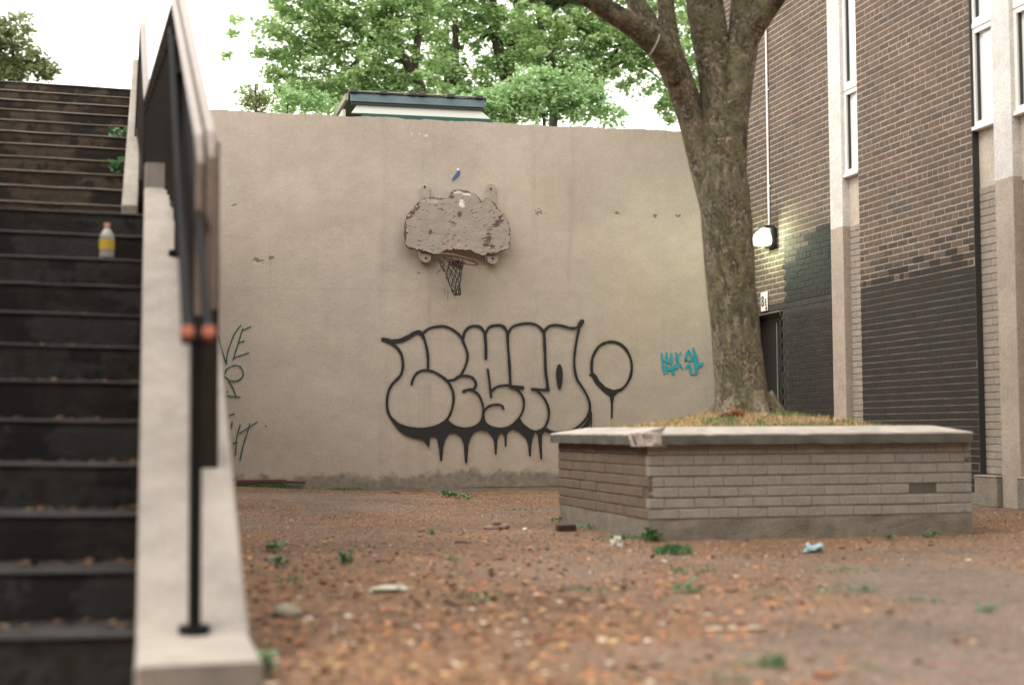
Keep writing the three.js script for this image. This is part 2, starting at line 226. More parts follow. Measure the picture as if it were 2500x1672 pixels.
// ---------------------------------------------------------------- back wall
{
  const WX0 = -0.026, WX1 = XB + 0.004, WW = WX1 - WX0, W = 2048, H = 1264, ppm = W / WW; // texture spans the face
  const spray = new Float32Array(W * H);
  const splat = (pts, w) => { const s = smooth(pts.map(onWall)); for (let i = 0; i < s.length - 1; i++) { const n = Math.ceil(Math.hypot(s[i + 1][0] - s[i][0], s[i + 1][1] - s[i][1]) / 0.012); for (let k = 0; k < n; k++) { const x = (s[i][0] + (s[i + 1][0] - s[i][0]) * k / n - WX0) * ppm, y = (s[i][1] + (s[i + 1][1] - s[i][1]) * k / n) * ppm, R = (w * PXM * 1.0 + 0.03) * ppm; for (let b = -R | 0; b <= R; b++) for (let a = -R | 0; a <= R; a++) { const r = Math.hypot(a, b) / R, xx = (x + a) | 0, yy = (y + b) | 0; if (r < 1 && xx >= 0 && yy >= 0 && xx < W && yy < H) { const q = yy * W + xx; spray[q] = Math.max(spray[q], 0.8 * (1 - r) * (1 - r)); } } } } };
  for (const [w, s] of throwUp.concat(bubble)) splat(P(s).map(zD), w / 3.257);
  const pits = [[1315, 518, 9], [1507, 519, 5], [1600, 526, 6], [1655, 527, 6], [574, 502, 5], [1022, 667, 4], [630, 637, 9], [660, 630, 6], [648, 1042, 3], [1005, 325, 3], [1040, 330, 5], [1025, 328, 4]].map(([x, y, r]) => [...onWall([x, y]), r * PXM]);
  const tex = colTex(W, H, (u, v, i, j) => {
    const x = WX0 + u * WW, y = j / ppm, n = fbm(x * 1.1, y * 1.6, 5, 201), m = fbm(x * 7, y * 9, 4, 202), f = vnoise(x * 95, y * 95, 203), st = fbm(x * 3.5, y * 0.35, 4, 204);
    let k = 0.93 + 0.22 * (n - 0.5) + 0.14 * (m - 0.5) + 0.14 * (f - 0.5) + 0.09 * (st - 0.5);
    const lift = [0.62, 1.24, 1.86, 2.48, 3.1, 3.72].reduce((q, L) => q + Math.exp(-(((y - L - 0.02 * (fbm(x * 2, L, 2, 9) - 0.5)) / 0.012) ** 2)), 0); k *= 1 - 0.045 * lift * sst(0.35, 0.7, vnoise(x * 2.2, y * 0.8, 207)); const run = fbm(x * 6, 2, 3, 212); if (run > 0.56) k *= 1 - 0.35 * (run - 0.56) * sst(0.4, 0.75, fbm(x * 11, y * 1.1, 4, 213)); if (fbm(x * 0.9 + 11, y * 1.3, 3, 214) > 0.62) k *= 1.035;
    let c = [0.446 * k, 0.381 * k, 0.317 * k]; const w = fbm(x * 0.8 + 3, y * 0.8, 3, 206) - 0.5; c = [c[0] * (1 + 0.05 * w), c[1], c[2] * (1 - 0.08 * w)];
    // splashed soil and mould along the foot, with a ragged outline
    const foot = sst(0.10, 0.0, y - 0.16 * fbm(x * 3.2, 1.5, 4, 208) - 0.12 * fbm(x * 14, y * 14, 3, 209) + 0.02); if (foot > 0) c = mixc(c, [0.13, 0.11, 0.085], foot * (0.45 + 0.5 * fbm(x * 20, y * 20, 3, 210)));
    for (const [px, py, r] of pits) { const d = Math.hypot((x - px) * 0.55, y - py - 0.02 * (m - 0.5)) / (r * 0.75); if (d < 1.6 && d + 2.2 * (fbm(x * 40, y * 60, 2, 211) - 0.5) < 0.75) c = py > 3.8 ? [0.6, 0.52, 0.45] : mixc(c, [0.09, 0.07, 0.055], 0.75); }
    const s = spray[j * W + i]; return s ? mixc(c, [0.03, 0.03, 0.03], s * (0.35 + 0.65 * f)) : c;
  }, [1, 1], true);
  const bump = valTex(1024, 640, (u, v) => { const x = u * WW, y = v * WW * 0.62; return 0.5 + 0.4 * (fbm(x * 9, y * 13, 5, 221) - 0.5) + 0.6 * (vnoise(x * 45, y * 45, 222) - 0.5); }, [1, 1], true);
  const g0 = new THREE.BoxGeometry(WW, WALL_TOP, 0.3, 240, 60, 1), p = g0.attributes.position, uv = g0.attributes.uv;
  for (let i = 0; i < p.count; i++) {
    let x = p.getX(i) + WW / 2, y = p.getY(i) + WALL_TOP / 2; const z = p.getZ(i);
    if (y > WALL_TOP - 0.05) y += 0.03 * (fbm(x * 4, 3, 4, 231) - 0.5) + 0.012 * (vnoise(x * 22, 1, 232) - 0.5) - (WALL_TOP - WALL_TOP);
    p.setXYZ(i, x + WX0, y, z > 0 ? z + 0.02 * (fbm(x * 0.9, y * 1.4, 3, 233) - 0.5) : z); uv.setXY(i, x / WW, y * ppm / H);
  }
  g0.translate(0, 0, -FW - 0.15); g0.computeVertexNormals();
  const t = thing('concrete_wall', 'tall rendered retaining wall with graffiti and a basketball backboard, closing the yard', 'wall');
  mesh('wall_face', g0, std([1, 1, 1], { map: tex, bumpMap: bump, bumpScale: 0.002, roughness: 0.92 }), t);
  mesh('wall_base', span(WX0, WX1 - 0.006, -0.4, 0.004, FW + 0.004, FW + 0.29), M.footing, t);
  const zW = -FW + 0.014; let q = 0; const nz = () => zW + 0.0007 * q++;
  const strokes = (list, z, k) => list.map(([w, s]) => ribbon(P(s).map(z).map(onWall), 1.3 * w / k * PXM, nz(), 0.18));
  const g1 = mesh('graffiti', [...strokes(throwUp, zD, 3.257), ...throwFill.map((s) => fillShape(P(s).map(zD).map(onWall), nz())), (() => { const c = onWall(zD([1578, 587])), e = []; for (let i = 0; i < 28; i++) { const a = i / 28 * 6.2832; e.push([c[0] + Math.cos(a) * (28 + 6 * Math.sin(a)) / 3.257 * PXM, c[1] + Math.sin(a) * 104 / 3.257 * PXM]); } return fillShape(e, nz()); })()], M.blackPaint, t);
  g1.userData.label = 'black bubble-letter graffiti with long paint drips'; q = 0;
  const g2 = mesh('graffiti', [...strokes(bubble, zD, 3.257), ...bubbleFill.map((s) => fillShape(P(s).map(zD).map(onWall), nz()))], M.blackPaint, t); g2.userData.label = 'black sprayed circle with one drip'; q = 0;
  const g3 = mesh('graffiti', greenTag.map((s) => ribbon(P(s).map(zG).map(onWall), 3.0 * PXM, nz(), 0.25)), M.greenInk, t); g3.userData.label = 'thin dark green handwriting beside the railing'; q = 0;
  const g4 = mesh('graffiti', tealTag.map((s) => ribbon(P(s).map(zT).map(onWall), 6.2 * PXM, nz(), 0.6)), M.tealInk, t); g4.userData.label = 'small teal scribbled tag near the tree'; q = 0;
  const g5 = mesh('paint_mark', [fillShape(P('852,142 876,148 868,188 832,222 795,248 804,212 834,172').map(zH).map(onWall), zW)], M.blueInk, t); g5.userData.label = 'small blue paint dab above the backboard';
  mesh('paint_mark', [fillShape(P('842,125 860,122 864,140 846,144').map(zH).map(onWall), zW + 0.001)], M.frameWhite, t);
}

// ---------------------------------------------------------------- bricks
function brickGeo(L, H, D, ch, s) { // front towards +z, open back, chamfered front edges
  const a = L / 2, b = H / 2, z0 = -D, z1 = 0, x = a - ch, y = b - ch, zc = -ch;
  const v = [[-x, -y, z1], [x, -y, z1], [x, y, z1], [-x, y, z1], [-a, -b, zc], [a, -b, zc], [a, b, zc], [-a, b, zc], [-a, -b, z0], [a, -b, z0], [a, b, z0], [-a, b, z0]].map((p) => [p[0] + (hash(p[0] * 9999 | 0, p[1] * 9999 | 0, s) - 0.5) * 0.002, p[1] + (hash(p[1] * 9999 | 0, p[0] * 7777 | 0, s + 1) - 0.5) * 0.0016, p[2]]);
  const q = [[0, 1, 2, 3], [4, 5, 1, 0], [5, 6, 2, 1], [6, 7, 3, 2], [7, 4, 0, 3], [8, 9, 5, 4], [9, 10, 6, 5], [10, 11, 7, 6], [11, 8, 4, 7]], pos = [];
  for (const f of q) for (const k of [0, 1, 2, 0, 2, 3]) pos.push(...v[f[k]]);
  const g = new THREE.BufferGeometry(); g.setAttribute('position', new THREE.Float32BufferAttribute(pos, 3)); g.computeVertexNormals(); metricUV(g, 2.2); const uv = g.attributes.uv, ou = hash(s, 1, 5), ov = hash(s, 2, 5); for (let i = 0; i < uv.count; i++) uv.setXY(i, uv.getX(i) + ou, uv.getY(i) + ov); return g;
}
const brickMats = {}; function brickMat(key, c, rough = 0.85) { return (brickMats[key] ??= std(c, { map: grain, bumpMap: grainBump, bumpScale: 0.004, roughness: rough })); }
const browns = [[0.148, 0.103, 0.074], [0.138, 0.098, 0.071], [0.156, 0.109, 0.079], [0.129, 0.093, 0.069], [0.114, 0.088, 0.068], [0.166, 0.118, 0.087], [0.142, 0.099, 0.072], [0.102, 0.081, 0.065]];
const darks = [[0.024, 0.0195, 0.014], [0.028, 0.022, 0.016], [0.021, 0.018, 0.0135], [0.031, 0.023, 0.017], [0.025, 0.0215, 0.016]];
const slates = [[0.021, 0.025, 0.025], [0.024, 0.027, 0.025], [0.019, 0.023, 0.023]];
const greys = [[0.04, 0.04, 0.037], [0.045, 0.044, 0.04]];
const vcMat = std([1, 1, 1], { map: grain, bumpMap: grainBump, bumpScale: 0.004, vertexColors: true });
const geoCache = {};
function bricksInto(parent, list, most, turn, faceOf) { // list: {u, y, L, H, D, ch, pal, c}
  const cam = camera.position; list.forEach((b) => { b.p = faceOf(b); b.d = b.p.distanceTo(cam) + (b.out ? 1e3 : 0); }); list.sort((a, b) => a.d - b.d);
  const rest = [], rot = new THREE.Matrix4().makeRotationY(turn);
  list.forEach((b, i) => {
    const va = (hash(i, 7, 3) * 3) | 0, key = `${b.L.toFixed(3)}|${b.H.toFixed(3)}|${b.D}|${b.ch}|${va}`, g = (geoCache[key] ??= brickGeo(b.L, b.H, b.D, b.ch, va + 1));
    if (i < most) { const o = mesh('brick', g, brickMat(b.pal + b.c, b.col), parent); o.position.copy(b.p).sub(parent.position); o.rotation.y = turn; }
    else { const c = g.clone().applyMatrix4(rot); c.translate(b.p.x - parent.position.x, b.p.y - parent.position.y, b.p.z - parent.position.z); rest.push(geoTint(c, b.col)); }
  });
  if (rest.length) { const o = mesh('brickwork', mergeGeometries(rest), vcMat, parent); o.userData.kind = 'stuff'; }
}

// ---------------------------------------------------------------- brick building on the right
{
  const C = 0.0677, TOP = 7.6, Y0 = 0.116, b = thing('brick_building', 'dark brown brick building with pale pilasters and tall narrow windows, right of the tree', 'building', [XB, 0, 0]);
  const S = (x0, x1, y0, y1, F0, F1, r) => span(x0 - XB, x1 - XB, y0, y1, F0, F1, r);
  const mortarL = std([0.46, 0.365, 0.28], { map: grain, roughness: 0.95 }), mortarD = std([0.055, 0.058, 0.055], { map: grain }), mortarW = std([0.25, 0.21, 0.17], { map: grain, roughness: 0.95 });
  const list = [];
  const patchEdge = (y) => 16.32 + 0.0 - sst(2.55, 3.0, y) * 0.75 + ((Math.floor(y / C) % 2) ? 0.05 : -0.05); // painted-over patch right of the lamp
  function panel(FA, FB, kind, seen) { // from near FB to far FA
    let row = 0;
    for (let y = Y0; y + C <= TOP + 1e-6; y += C, row++) {
      const head = row % 7 === 3, L = head ? 0.1 : 0.205; let f = FB - (row % 2 ? L / 2 : 0) - (head ? 0.03 : 0);
      while (f < FA - 0.01) {
        let a = Math.max(f, FB), e = Math.min(f + L, FA); f += L; const mid = (a + e) / 2, yc = y + C / 2; if (e - a < 0.03) continue;
        if (kind === 1 && yc < 2.14) { if (a >= 16.39 && e <= 17.35) continue; if (a < 16.39 && e > 16.39) e = 16.39; if (a < 17.35 && e > 17.35) a = 17.35; if (e - a < 0.02) continue; }
        let pal = 'brown', set = browns, gap = 0.011, hgap = 0.0135;
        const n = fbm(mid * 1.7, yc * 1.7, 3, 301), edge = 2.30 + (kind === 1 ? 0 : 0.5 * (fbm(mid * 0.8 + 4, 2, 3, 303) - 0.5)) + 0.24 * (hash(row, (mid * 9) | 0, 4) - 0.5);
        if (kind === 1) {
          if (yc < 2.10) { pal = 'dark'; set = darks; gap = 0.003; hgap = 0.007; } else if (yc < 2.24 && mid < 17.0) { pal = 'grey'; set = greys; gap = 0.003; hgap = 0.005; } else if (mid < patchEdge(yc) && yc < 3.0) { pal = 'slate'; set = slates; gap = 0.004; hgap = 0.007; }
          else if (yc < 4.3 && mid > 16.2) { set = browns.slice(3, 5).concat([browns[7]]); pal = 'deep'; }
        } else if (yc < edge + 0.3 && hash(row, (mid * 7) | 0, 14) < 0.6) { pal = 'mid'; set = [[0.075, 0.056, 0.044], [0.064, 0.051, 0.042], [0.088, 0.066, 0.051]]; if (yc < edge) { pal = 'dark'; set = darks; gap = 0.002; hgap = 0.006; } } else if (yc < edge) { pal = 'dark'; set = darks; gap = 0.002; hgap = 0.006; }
        let c = Math.floor(clamp(hash((mid * 31) | 0, row, 11) * 0.95 + n * 0.08 - 0.02, 0, 0.999) * set.length);
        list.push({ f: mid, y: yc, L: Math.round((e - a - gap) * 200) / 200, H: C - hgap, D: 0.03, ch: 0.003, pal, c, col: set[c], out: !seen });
      }
    }
  }
  panel(FW - 0.004, 15.03, 1, true); panel(14.39, 12.13, 2, true);
  for (const [FA, FB] of [[11.08, 8.83], [8.1, 5.85], [5.1, 2.8]]) panel(FA, FB, 3, false);
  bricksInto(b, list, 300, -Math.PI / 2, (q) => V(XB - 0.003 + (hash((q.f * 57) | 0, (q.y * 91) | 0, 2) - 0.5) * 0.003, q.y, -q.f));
  // mortar bed behind the bricks
  const beds = (FA, FB, ya, yb, m) => mesh('mortar_bed', S(XB, XB + 0.3, ya, yb, FB, FA), m, b);
  beds(FW - 0.002, 15.03, 3.0, TOP, mortarL); beds(17.36, 16.32, 2.24, 2.999, mortarL); beds(FW - 0.002, 17.361, 2.24, 2.999, mortarL);
  mesh('mortar_bed', [S(XB + 0.002, XB + 0.3, 2.131, 2.239, 15.03, FW - 0.002), S(XB, XB + 0.3, 2.24, 2.999, 15.03, 16.319), S(XB, XB + 0.3, Y0, 2.13, 15.03, 16.39), S(XB, XB + 0.3, Y0, 2.13, 17.35, FW - 0.002)], mortarD, b);
  beds(14.39, 12.13, 2.2, TOP, mortarL); beds(14.39, 12.13, Y0, 2.199, mortarW);
  for (const [FA, FB] of [[11.08, 8.83], [8.1, 5.85], [5.1, 2.8]]) beds(FA, FB, Y0, TOP, mortarL);
  // pilasters, white above and beige paint below
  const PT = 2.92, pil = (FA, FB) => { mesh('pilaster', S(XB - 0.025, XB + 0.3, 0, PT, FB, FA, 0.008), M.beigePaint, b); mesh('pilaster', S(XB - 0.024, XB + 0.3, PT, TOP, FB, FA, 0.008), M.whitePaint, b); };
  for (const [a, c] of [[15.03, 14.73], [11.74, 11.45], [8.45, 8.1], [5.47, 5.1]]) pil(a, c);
  // recessed strips: painted brick, cream panel, window
  const infills = [];
  const strip = (FA, FB, seen) => {
    mesh('infill_back', S(XB + 0.075, XB + 0.3, 0, PT, FB, FA), M.beigePaint, b);
    let row = 0; for (let y = 0.29; y < PT - 0.03; y += C, row++) { const W = FA - FB, off = row % 2 ? 0.115 : 0.215; const cuts = [FB, Math.min(FB + off, FA - 0.05), FA].filter((q, i, A) => !i || q - A[i - 1] > 0.03); for (let i = 0; i + 1 < cuts.length; i++) infills.push({ f: (cuts[i] + cuts[i + 1]) / 2, y: y + C / 2, L: Math.round((cuts[i + 1] - cuts[i] - 0.004) * 200) / 200, H: C - 0.005, D: 0.03, ch: 0.003, pal: 'beige', c: (hash(row, i, 77) * 2) | 0, col: [[0.42, 0.355, 0.29], [0.39, 0.33, 0.275]][(hash(row, i, 77) * 2) | 0], out: !seen }); }
    mesh('panel', S(XB + 0.062, XB + 0.3, PT - 0.028, 3.46, FB, FA), M.cream, b);
    mesh('ledge', S(XB - 0.075, XB + 0.06, 0.0, 0.268, FB + 0.012, FA - 0.012, 0.012), M.footing, b);
    mesh('ledge', S(XB - 0.08, XB + 0.06, 0.2685, 0.283, FB + 0.008, FA - 0.008, 0.004), M.cheek, b);
    for (const [ya, yb] of [[3.5, 4.42], [4.47, 7.4]]) {
      const w = new THREE.Group(); w.name = 'window'; b.add(w);
      const fr = 0.045, xa = XB + 0.02, xb = XB + 0.075;
      mesh('frame', [S(xa, xb, ya, yb, FB, FB + fr), S(xa, xb, ya, yb, FA - fr, FA), S(xa + 0.001, xb, ya, ya + fr, FB + fr, FA - fr), S(xa + 0.001, xb, yb - fr, yb, FB + fr, FA - fr)], M.frameWhite, w);
      mesh('gasket', [S(xa + 0.02, xb - 0.004, ya + fr, yb - fr, FA - fr - 0.02, FA - fr), S(xa + 0.02, xb - 0.004, ya + fr, yb - fr, FB + fr, FB + fr + 0.008)], M.rubber, w);
      mesh('pane', S(xb - 0.012, xb, ya + fr, yb - fr, FB + fr + 0.008, FA - fr - 0.02), M.pane, w);
    }
    mesh('sill', S(XB - 0.01, XB + 0.08, 3.462, 3.498, FB + 0.004, FA - 0.004, 0.005), M.frameWhite, b);
    mesh('transom', S(XB + 0.012, XB + 0.08, 4.422, 4.468, FB + 0.004, FA - 0.004, 0.005), M.frameWhite, b);
    mesh('infill_back', S(XB + 0.08, XB + 0.3, 3.46, TOP, FB, FA), M.cream, b);
  };
  strip(14.73, 14.39, true); strip(12.13, 11.74, true); strip(11.45, 11.08, false); strip(8.83, 8.45, false); strip(5.85, 5.47, false);
  { const keep = infills.filter((q) => !q.out); bricksInto(b, keep, 0, -Math.PI / 2, (q) => V(XB + 0.056, q.y, -q.f)); }
  // footing under the brick panels and a parapet
  mesh('foundation', [S(XB - 0.03, XB + 0.3, -0.1, Y0 - 0.004, 15.03, 16.39), S(XB - 0.03, XB + 0.3, -0.1, Y0 - 0.004, 17.35, FW - 0.002), S(XB - 0.03, XB + 0.3, -0.1, Y0 - 0.004, 12.13, 14.39), S(XB - 0.03, XB + 0.3, -0.1, Y0 - 0.004, 2.8, 11.08)], M.footing, b);
  mesh('parapet', S(XB - 0.05, XB + 0.4, TOP, TOP + 0.18, 2.5, FW + 0.35), M.cheek, b);
  mesh('dark_strip', S(XB - 0.0055, XB + 0.06, Y0, TOP, 12.118, 12.1305), M.rubber, b);  // black strip laid over the end face of the brick panel
  mesh('side_wall', [S(XB + 0.3, XB + 8, 0, TOP, 2.8, FW + 0.3)], brickMat('plain', [0.12, 0.08, 0.06]), b);
  // recessed door
  const d = new THREE.Group(); d.name = 'door'; b.add(d);
  mesh('leaf', S(XB + 0.13, XB + 0.18, 0.03, 2.09, 16.44, 17.30, 0.004), std([0.012, 0.010, 0.009], { roughness: 0.5 }), d);
  mesh('frame', [S(XB + 0.11, XB + 0.2, 0.02, 2.13, 16.391, 16.44), S(XB + 0.11, XB + 0.2, 0.02, 2.13, 17.30, 17.349), S(XB + 0.112, XB + 0.2, 2.09, 2.13, 16.44, 17.30)], std([0.02, 0.012, 0.01], { roughness: 0.5 }), d);
  mesh('handle', [S(XB + 0.07, XB + 0.09, 0.95, 1.2, 17.12, 17.14, 0.006), S(XB + 0.085, XB + 0.13, 0.98, 1.0, 17.12, 17.14), S(XB + 0.085, XB + 0.13, 1.15, 1.17, 17.12, 17.14)], std([0.3, 0.3, 0.29], { metalness: 1, roughness: 0.35 }), d);
  mesh('edge_strip', S(XB + 0.118, XB + 0.13, 0.04, 2.02, 16.83, 16.855), std([0.35, 0.35, 0.34], { metalness: 0.7, roughness: 0.4 }), d);
  mesh('reveal', [S(XB + 0.0, XB + 0.11, 2.13, 2.14, 16.392, 17.348), S(XB + 0.006, XB + 0.3, -0.05, 0.02, 16.392, 17.348)], M.footing, d);

  // wall lamp over the door, its conduit and the number plate
  const LF = 16.62, LY = 3.02, lamp = thing('wall_lamp', 'lit wall lamp in a dark housing above the black door', 'lamp', [XB - 0.011, LY, -LF]); lamp.scale.setScalar(0.88);
  mesh('housing', [box(0.10, 0.30, 0.28, -0.045, 0.03, 0, 0.045), box(0.15, 0.05, 0.26, -0.1, 0.165, 0, 0.02)], std([0.02, 0.03, 0.028], { roughness: 0.6 }), lamp);
  const lens = mergeGeometries([new THREE.SphereGeometry(0.15, 24, 14, 0, Math.PI * 2, 0, Math.PI * 0.62), new THREE.CircleGeometry(0.15 * Math.sin(Math.PI * 0.62), 24).rotateX(Math.PI / 2).translate(0, 0.15 * Math.cos(Math.PI * 0.62), 0)]); lens.scale(1.1, 1.05, 0.95); lens.translate(-0.13, -0.02, 0);
  mesh('lens', lens, new THREE.MeshStandardMaterial({ color: 0xffffff, emissive: new THREE.Color().setRGB(0.95, 1, 0.72), emissiveIntensity: 2, roughness: 0.5 }), lamp);
  const bulb = new THREE.PointLight(new THREE.Color().setRGB(0.86, 1, 0.62), 1.5, 0, 2); bulb.position.set(-0.17, 0.02, 0); bulb.shadow.radius = 5; bulb.castShadow = true; lamp.add(bulb);
  const cond = thing('conduit_pipe', 'thin white conduit running up the bricks above the lit lamp', 'pipe', [XB - 0.022, LY + 0.17, -16.7]);
  mesh('pipe', limb([V(0, 0, 0), V(0, 4.2, 0)], [0.014], { seg: 10, ring: 2 }), M.frameWhite, cond);
  for (const y of [0.5, 1.7, 2.9]) mesh('clip', box(0.012, 0.02, 0.075, 0.005, y, 0, 0.003), M.frameWhite, cond);
  const sg = thing('number_sign', 'small white plate reading 8E above the black door', 'sign', [XB - 0.014, 2.285, -16.9], -Math.PI / 2);
  mesh('plate', new RoundedBoxGeometry(0.20, 0.235, 0.008, 2, 0.003), std([0.72, 0.7, 0.67], { roughness: 0.5 }), sg);
  const font = await new FontLoader().loadAsync('fonts/droid/droid_sans_bold.typeface.json');
  const glyph = (s, size, x, y) => { const g = new TextGeometry(s, { font, size, depth: 0.002, curveSegments: 6, bevelEnabled: false }); g.translate(x, y, 0.0042); return g; };
  mesh('digit', glyph('8', 0.125, -0.088, -0.055), M.rubber, sg); mesh('letter', glyph('E', 0.085, 0.02, -0.055), M.rubber, sg);
  mesh('rust_spot', xf(new THREE.CircleGeometry(0.03, 14), 0.066, -0.09, 0.0048, 0, 0, 0, [1, 0.8, 1]), std([0.2, 0.06, 0.025]), sg);
}

// unseen brick block added behind the viewer, keeps low sky off the wall
{
  const b = thing('added_rear_block', 'plain unseen brick block added behind the viewer to block low sky', 'building', [2, 0, 5]);
  mesh('wall', span(-16, 14, 0, 9.5, 0, -6), brickMat('plain', [0.12, 0.08, 0.06]), b);
  mesh('parapet', span(-16.1, 14.1, 9.5, 9.7, 0.1, -6.1), M.cheek, b);
}

// ---------------------------------------------------------------- staircase
const stepTex = colTex(1024, 1024, (u, v) => { const f = fbm(u * 6, v * 6, 5, 401, 6, 6), g = fbm(u * 30, v * 30, 4, 402, 30, 30), s = vnoise(u * 230, v * 230, 403, 230, 230); const k = sst(0.5, 0.66, f + 0.4 * (g - 0.5)), hh = fbm(u * 9 + 3, v * 9, 4, 404); const c = mixc(mixc([0.008, 0.0072, 0.0055], [0.032, 0.031, 0.027], k), [0.026, 0.017, 0.011], 0.6 * sst(0.55, 0.7, hh)); const q = 0.8 + 0.5 * (s - 0.5) + 0.4 * (g - 0.5); return [c[0] * q, c[1] * q, c[2] * q]; });
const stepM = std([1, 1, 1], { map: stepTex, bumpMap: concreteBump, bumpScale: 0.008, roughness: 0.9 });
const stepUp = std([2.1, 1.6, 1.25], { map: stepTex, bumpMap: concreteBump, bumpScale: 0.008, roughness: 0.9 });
const litEdgeM = std([0.055, 0.053, 0.048], { map: stain, bumpMap: concreteBump, bumpScale: 0.006 }), litEdgeTop = std([0.24, 0.19, 0.15], { map: stain, bumpMap: concreteBump, bumpScale: 0.006 });  // pale edge tones with the sky highlight painted in
const CX0 = -0.026, CX1 = 0.305, SL = -2.6;
const stairs = [];  // [nosing F, tread Y]
{
  const st = thing('concrete_staircase', 'dark weathered concrete stairs in two flights left of the railing', 'stairs');
  for (let k = 0; k <= 11; k++) stairs.push([4.865 + 0.342 * k, 0.085 + 0.171 * k, 0]);
  const [lf, ly] = stairs[11];
  for (let k = 0; k <= 10; k++) stairs.push([9.42 + 0.392 * k, ly + 0.163 * (k + 1), 1]);
  stairs.forEach(([F, Y, up], i) => {
    const prevY = i ? stairs[i - 1][1] : -0.4, nextF = i < stairs.length - 1 ? stairs[i + 1][0] + 0.06 : 13.8, x1 = up ? -0.152 : CX0 - 0.001;
    const h = Y - prevY + 0.05, w = x1 - SL, g = new THREE.BoxGeometry(w, h, nextF - F, 60, 4, 2), p = g.attributes.position;
    for (let j = 0; j < p.count; j++) { const x = p.getX(j), z = p.getZ(j), y = p.getY(j), n = fbm(x * 6, i * 3.1 + y * 5, 4, 411); if (z > 0) p.setZ(j, z + 0.014 * (n - 0.5) - (y > h / 2 - 0.01 ? 0.006 + 0.016 * Math.max(0, fbm(x * 9, i, 3, 412) - 0.55) : 0)); if (y > h / 2 - 0.01 && z > 0) p.setY(j, y - 0.004 - 0.03 * Math.max(0, fbm(x * 7, i * 2, 3, 413) - 0.6)); p.setY(j, p.getY(j) - 0.018 * (x + w / 2 - w)); }
    g.translate(SL + w / 2, Y - h / 2, -(F + nextF) / 2); const gg = metricUV(g, 0.7); const uv = gg.attributes.uv; for (let j = 0; j < uv.count; j++) uv.setXY(j, uv.getX(j) + i * 0.37, uv.getY(j) + i * 0.21); gg.computeVertexNormals();
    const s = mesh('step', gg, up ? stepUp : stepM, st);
    // pale tread edge: sky highlight put into the colour of the worn arris
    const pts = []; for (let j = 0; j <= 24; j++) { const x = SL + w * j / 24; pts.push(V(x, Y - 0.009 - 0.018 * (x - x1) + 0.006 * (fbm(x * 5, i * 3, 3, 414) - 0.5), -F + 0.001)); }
    mesh('nosing', limb(pts, [up ? 0.0055 : 0.006], { seg: 8, ring: 2, rough: 0.3, s: i }), up ? litEdgeTop : litEdgeM, s);
  });
  mesh('side_wall', span(SL - 0.3, SL, 0, 4.4, 4.5, 13.75), M.cheekOld, st);
}

// ---------------------------------------------------------------- cheek walls beside the stairs
const cheekY = (F) => F < 4.52 ? 0.118 : Math.min(0.118 + 0.508 * (F - 4.52), 2.085);
{
  const prof = (F0, F1, fn, n) => { const s = new THREE.Shape(); s.moveTo(F0, -0.1); s.lineTo(F0, fn(F0)); for (let i = 1; i <= n; i++) s.lineTo(F0 + (F1 - F0) * i / n, fn(F0 + (F1 - F0) * i / n)); s.lineTo(F1, -0.1); return s; };
  const solid = (shape, x0, x1, bev) => { const g = new THREE.ExtrudeGeometry(shape, { depth: x1 - x0 - 2 * bev, bevelEnabled: bev > 0, bevelThickness: bev, bevelSize: bev, bevelOffset: -bev, bevelSegments: 2, steps: 4 }); g.applyMatrix4(new THREE.Matrix4().set(0, 0, 1, x0 + bev, 0, 1, 0, 0, -1, 0, 0, 0, 0, 0, 0, 1)); return metricUV(g, 0.55); };
  const c = thing('cheek_wall', 'pale sloping concrete cheek wall in the foreground carrying the railing', 'wall');
  mesh('slope', solid(prof(3.95, 8.42, cheekY, 24), CX0, CX1, 0.018), M.cheek, c);
  mesh('end_block', solid(prof(8.421, 9.55, () => 2.225, 2), CX0 + 0.002, CX1 - 0.002, 0.012), M.cheek, c);
  const up = (F) => { const [a, ya] = stairs[12], [e, ye] = stairs[22]; return ya + 0.02 + (ye - ya) * (F - a) / (e - a) + 0.16; };
  const u = thing('upper_cheek_wall', 'narrow rough concrete cheek wall beside the upper flight of stairs', 'wall');
  mesh('slope', solid(prof(8.75, 13.9, (F) => Math.min(up(F), 4.16), 30), -0.152, -0.062, 0.01), M.cheekOld, u);
  mesh('side_wall', solid(prof(9.56, FW + 0.29, (F) => Math.min(up(F) - 0.05, TERR + 0.1), 30), -0.06, -0.027, 0), stepUp, u);
}

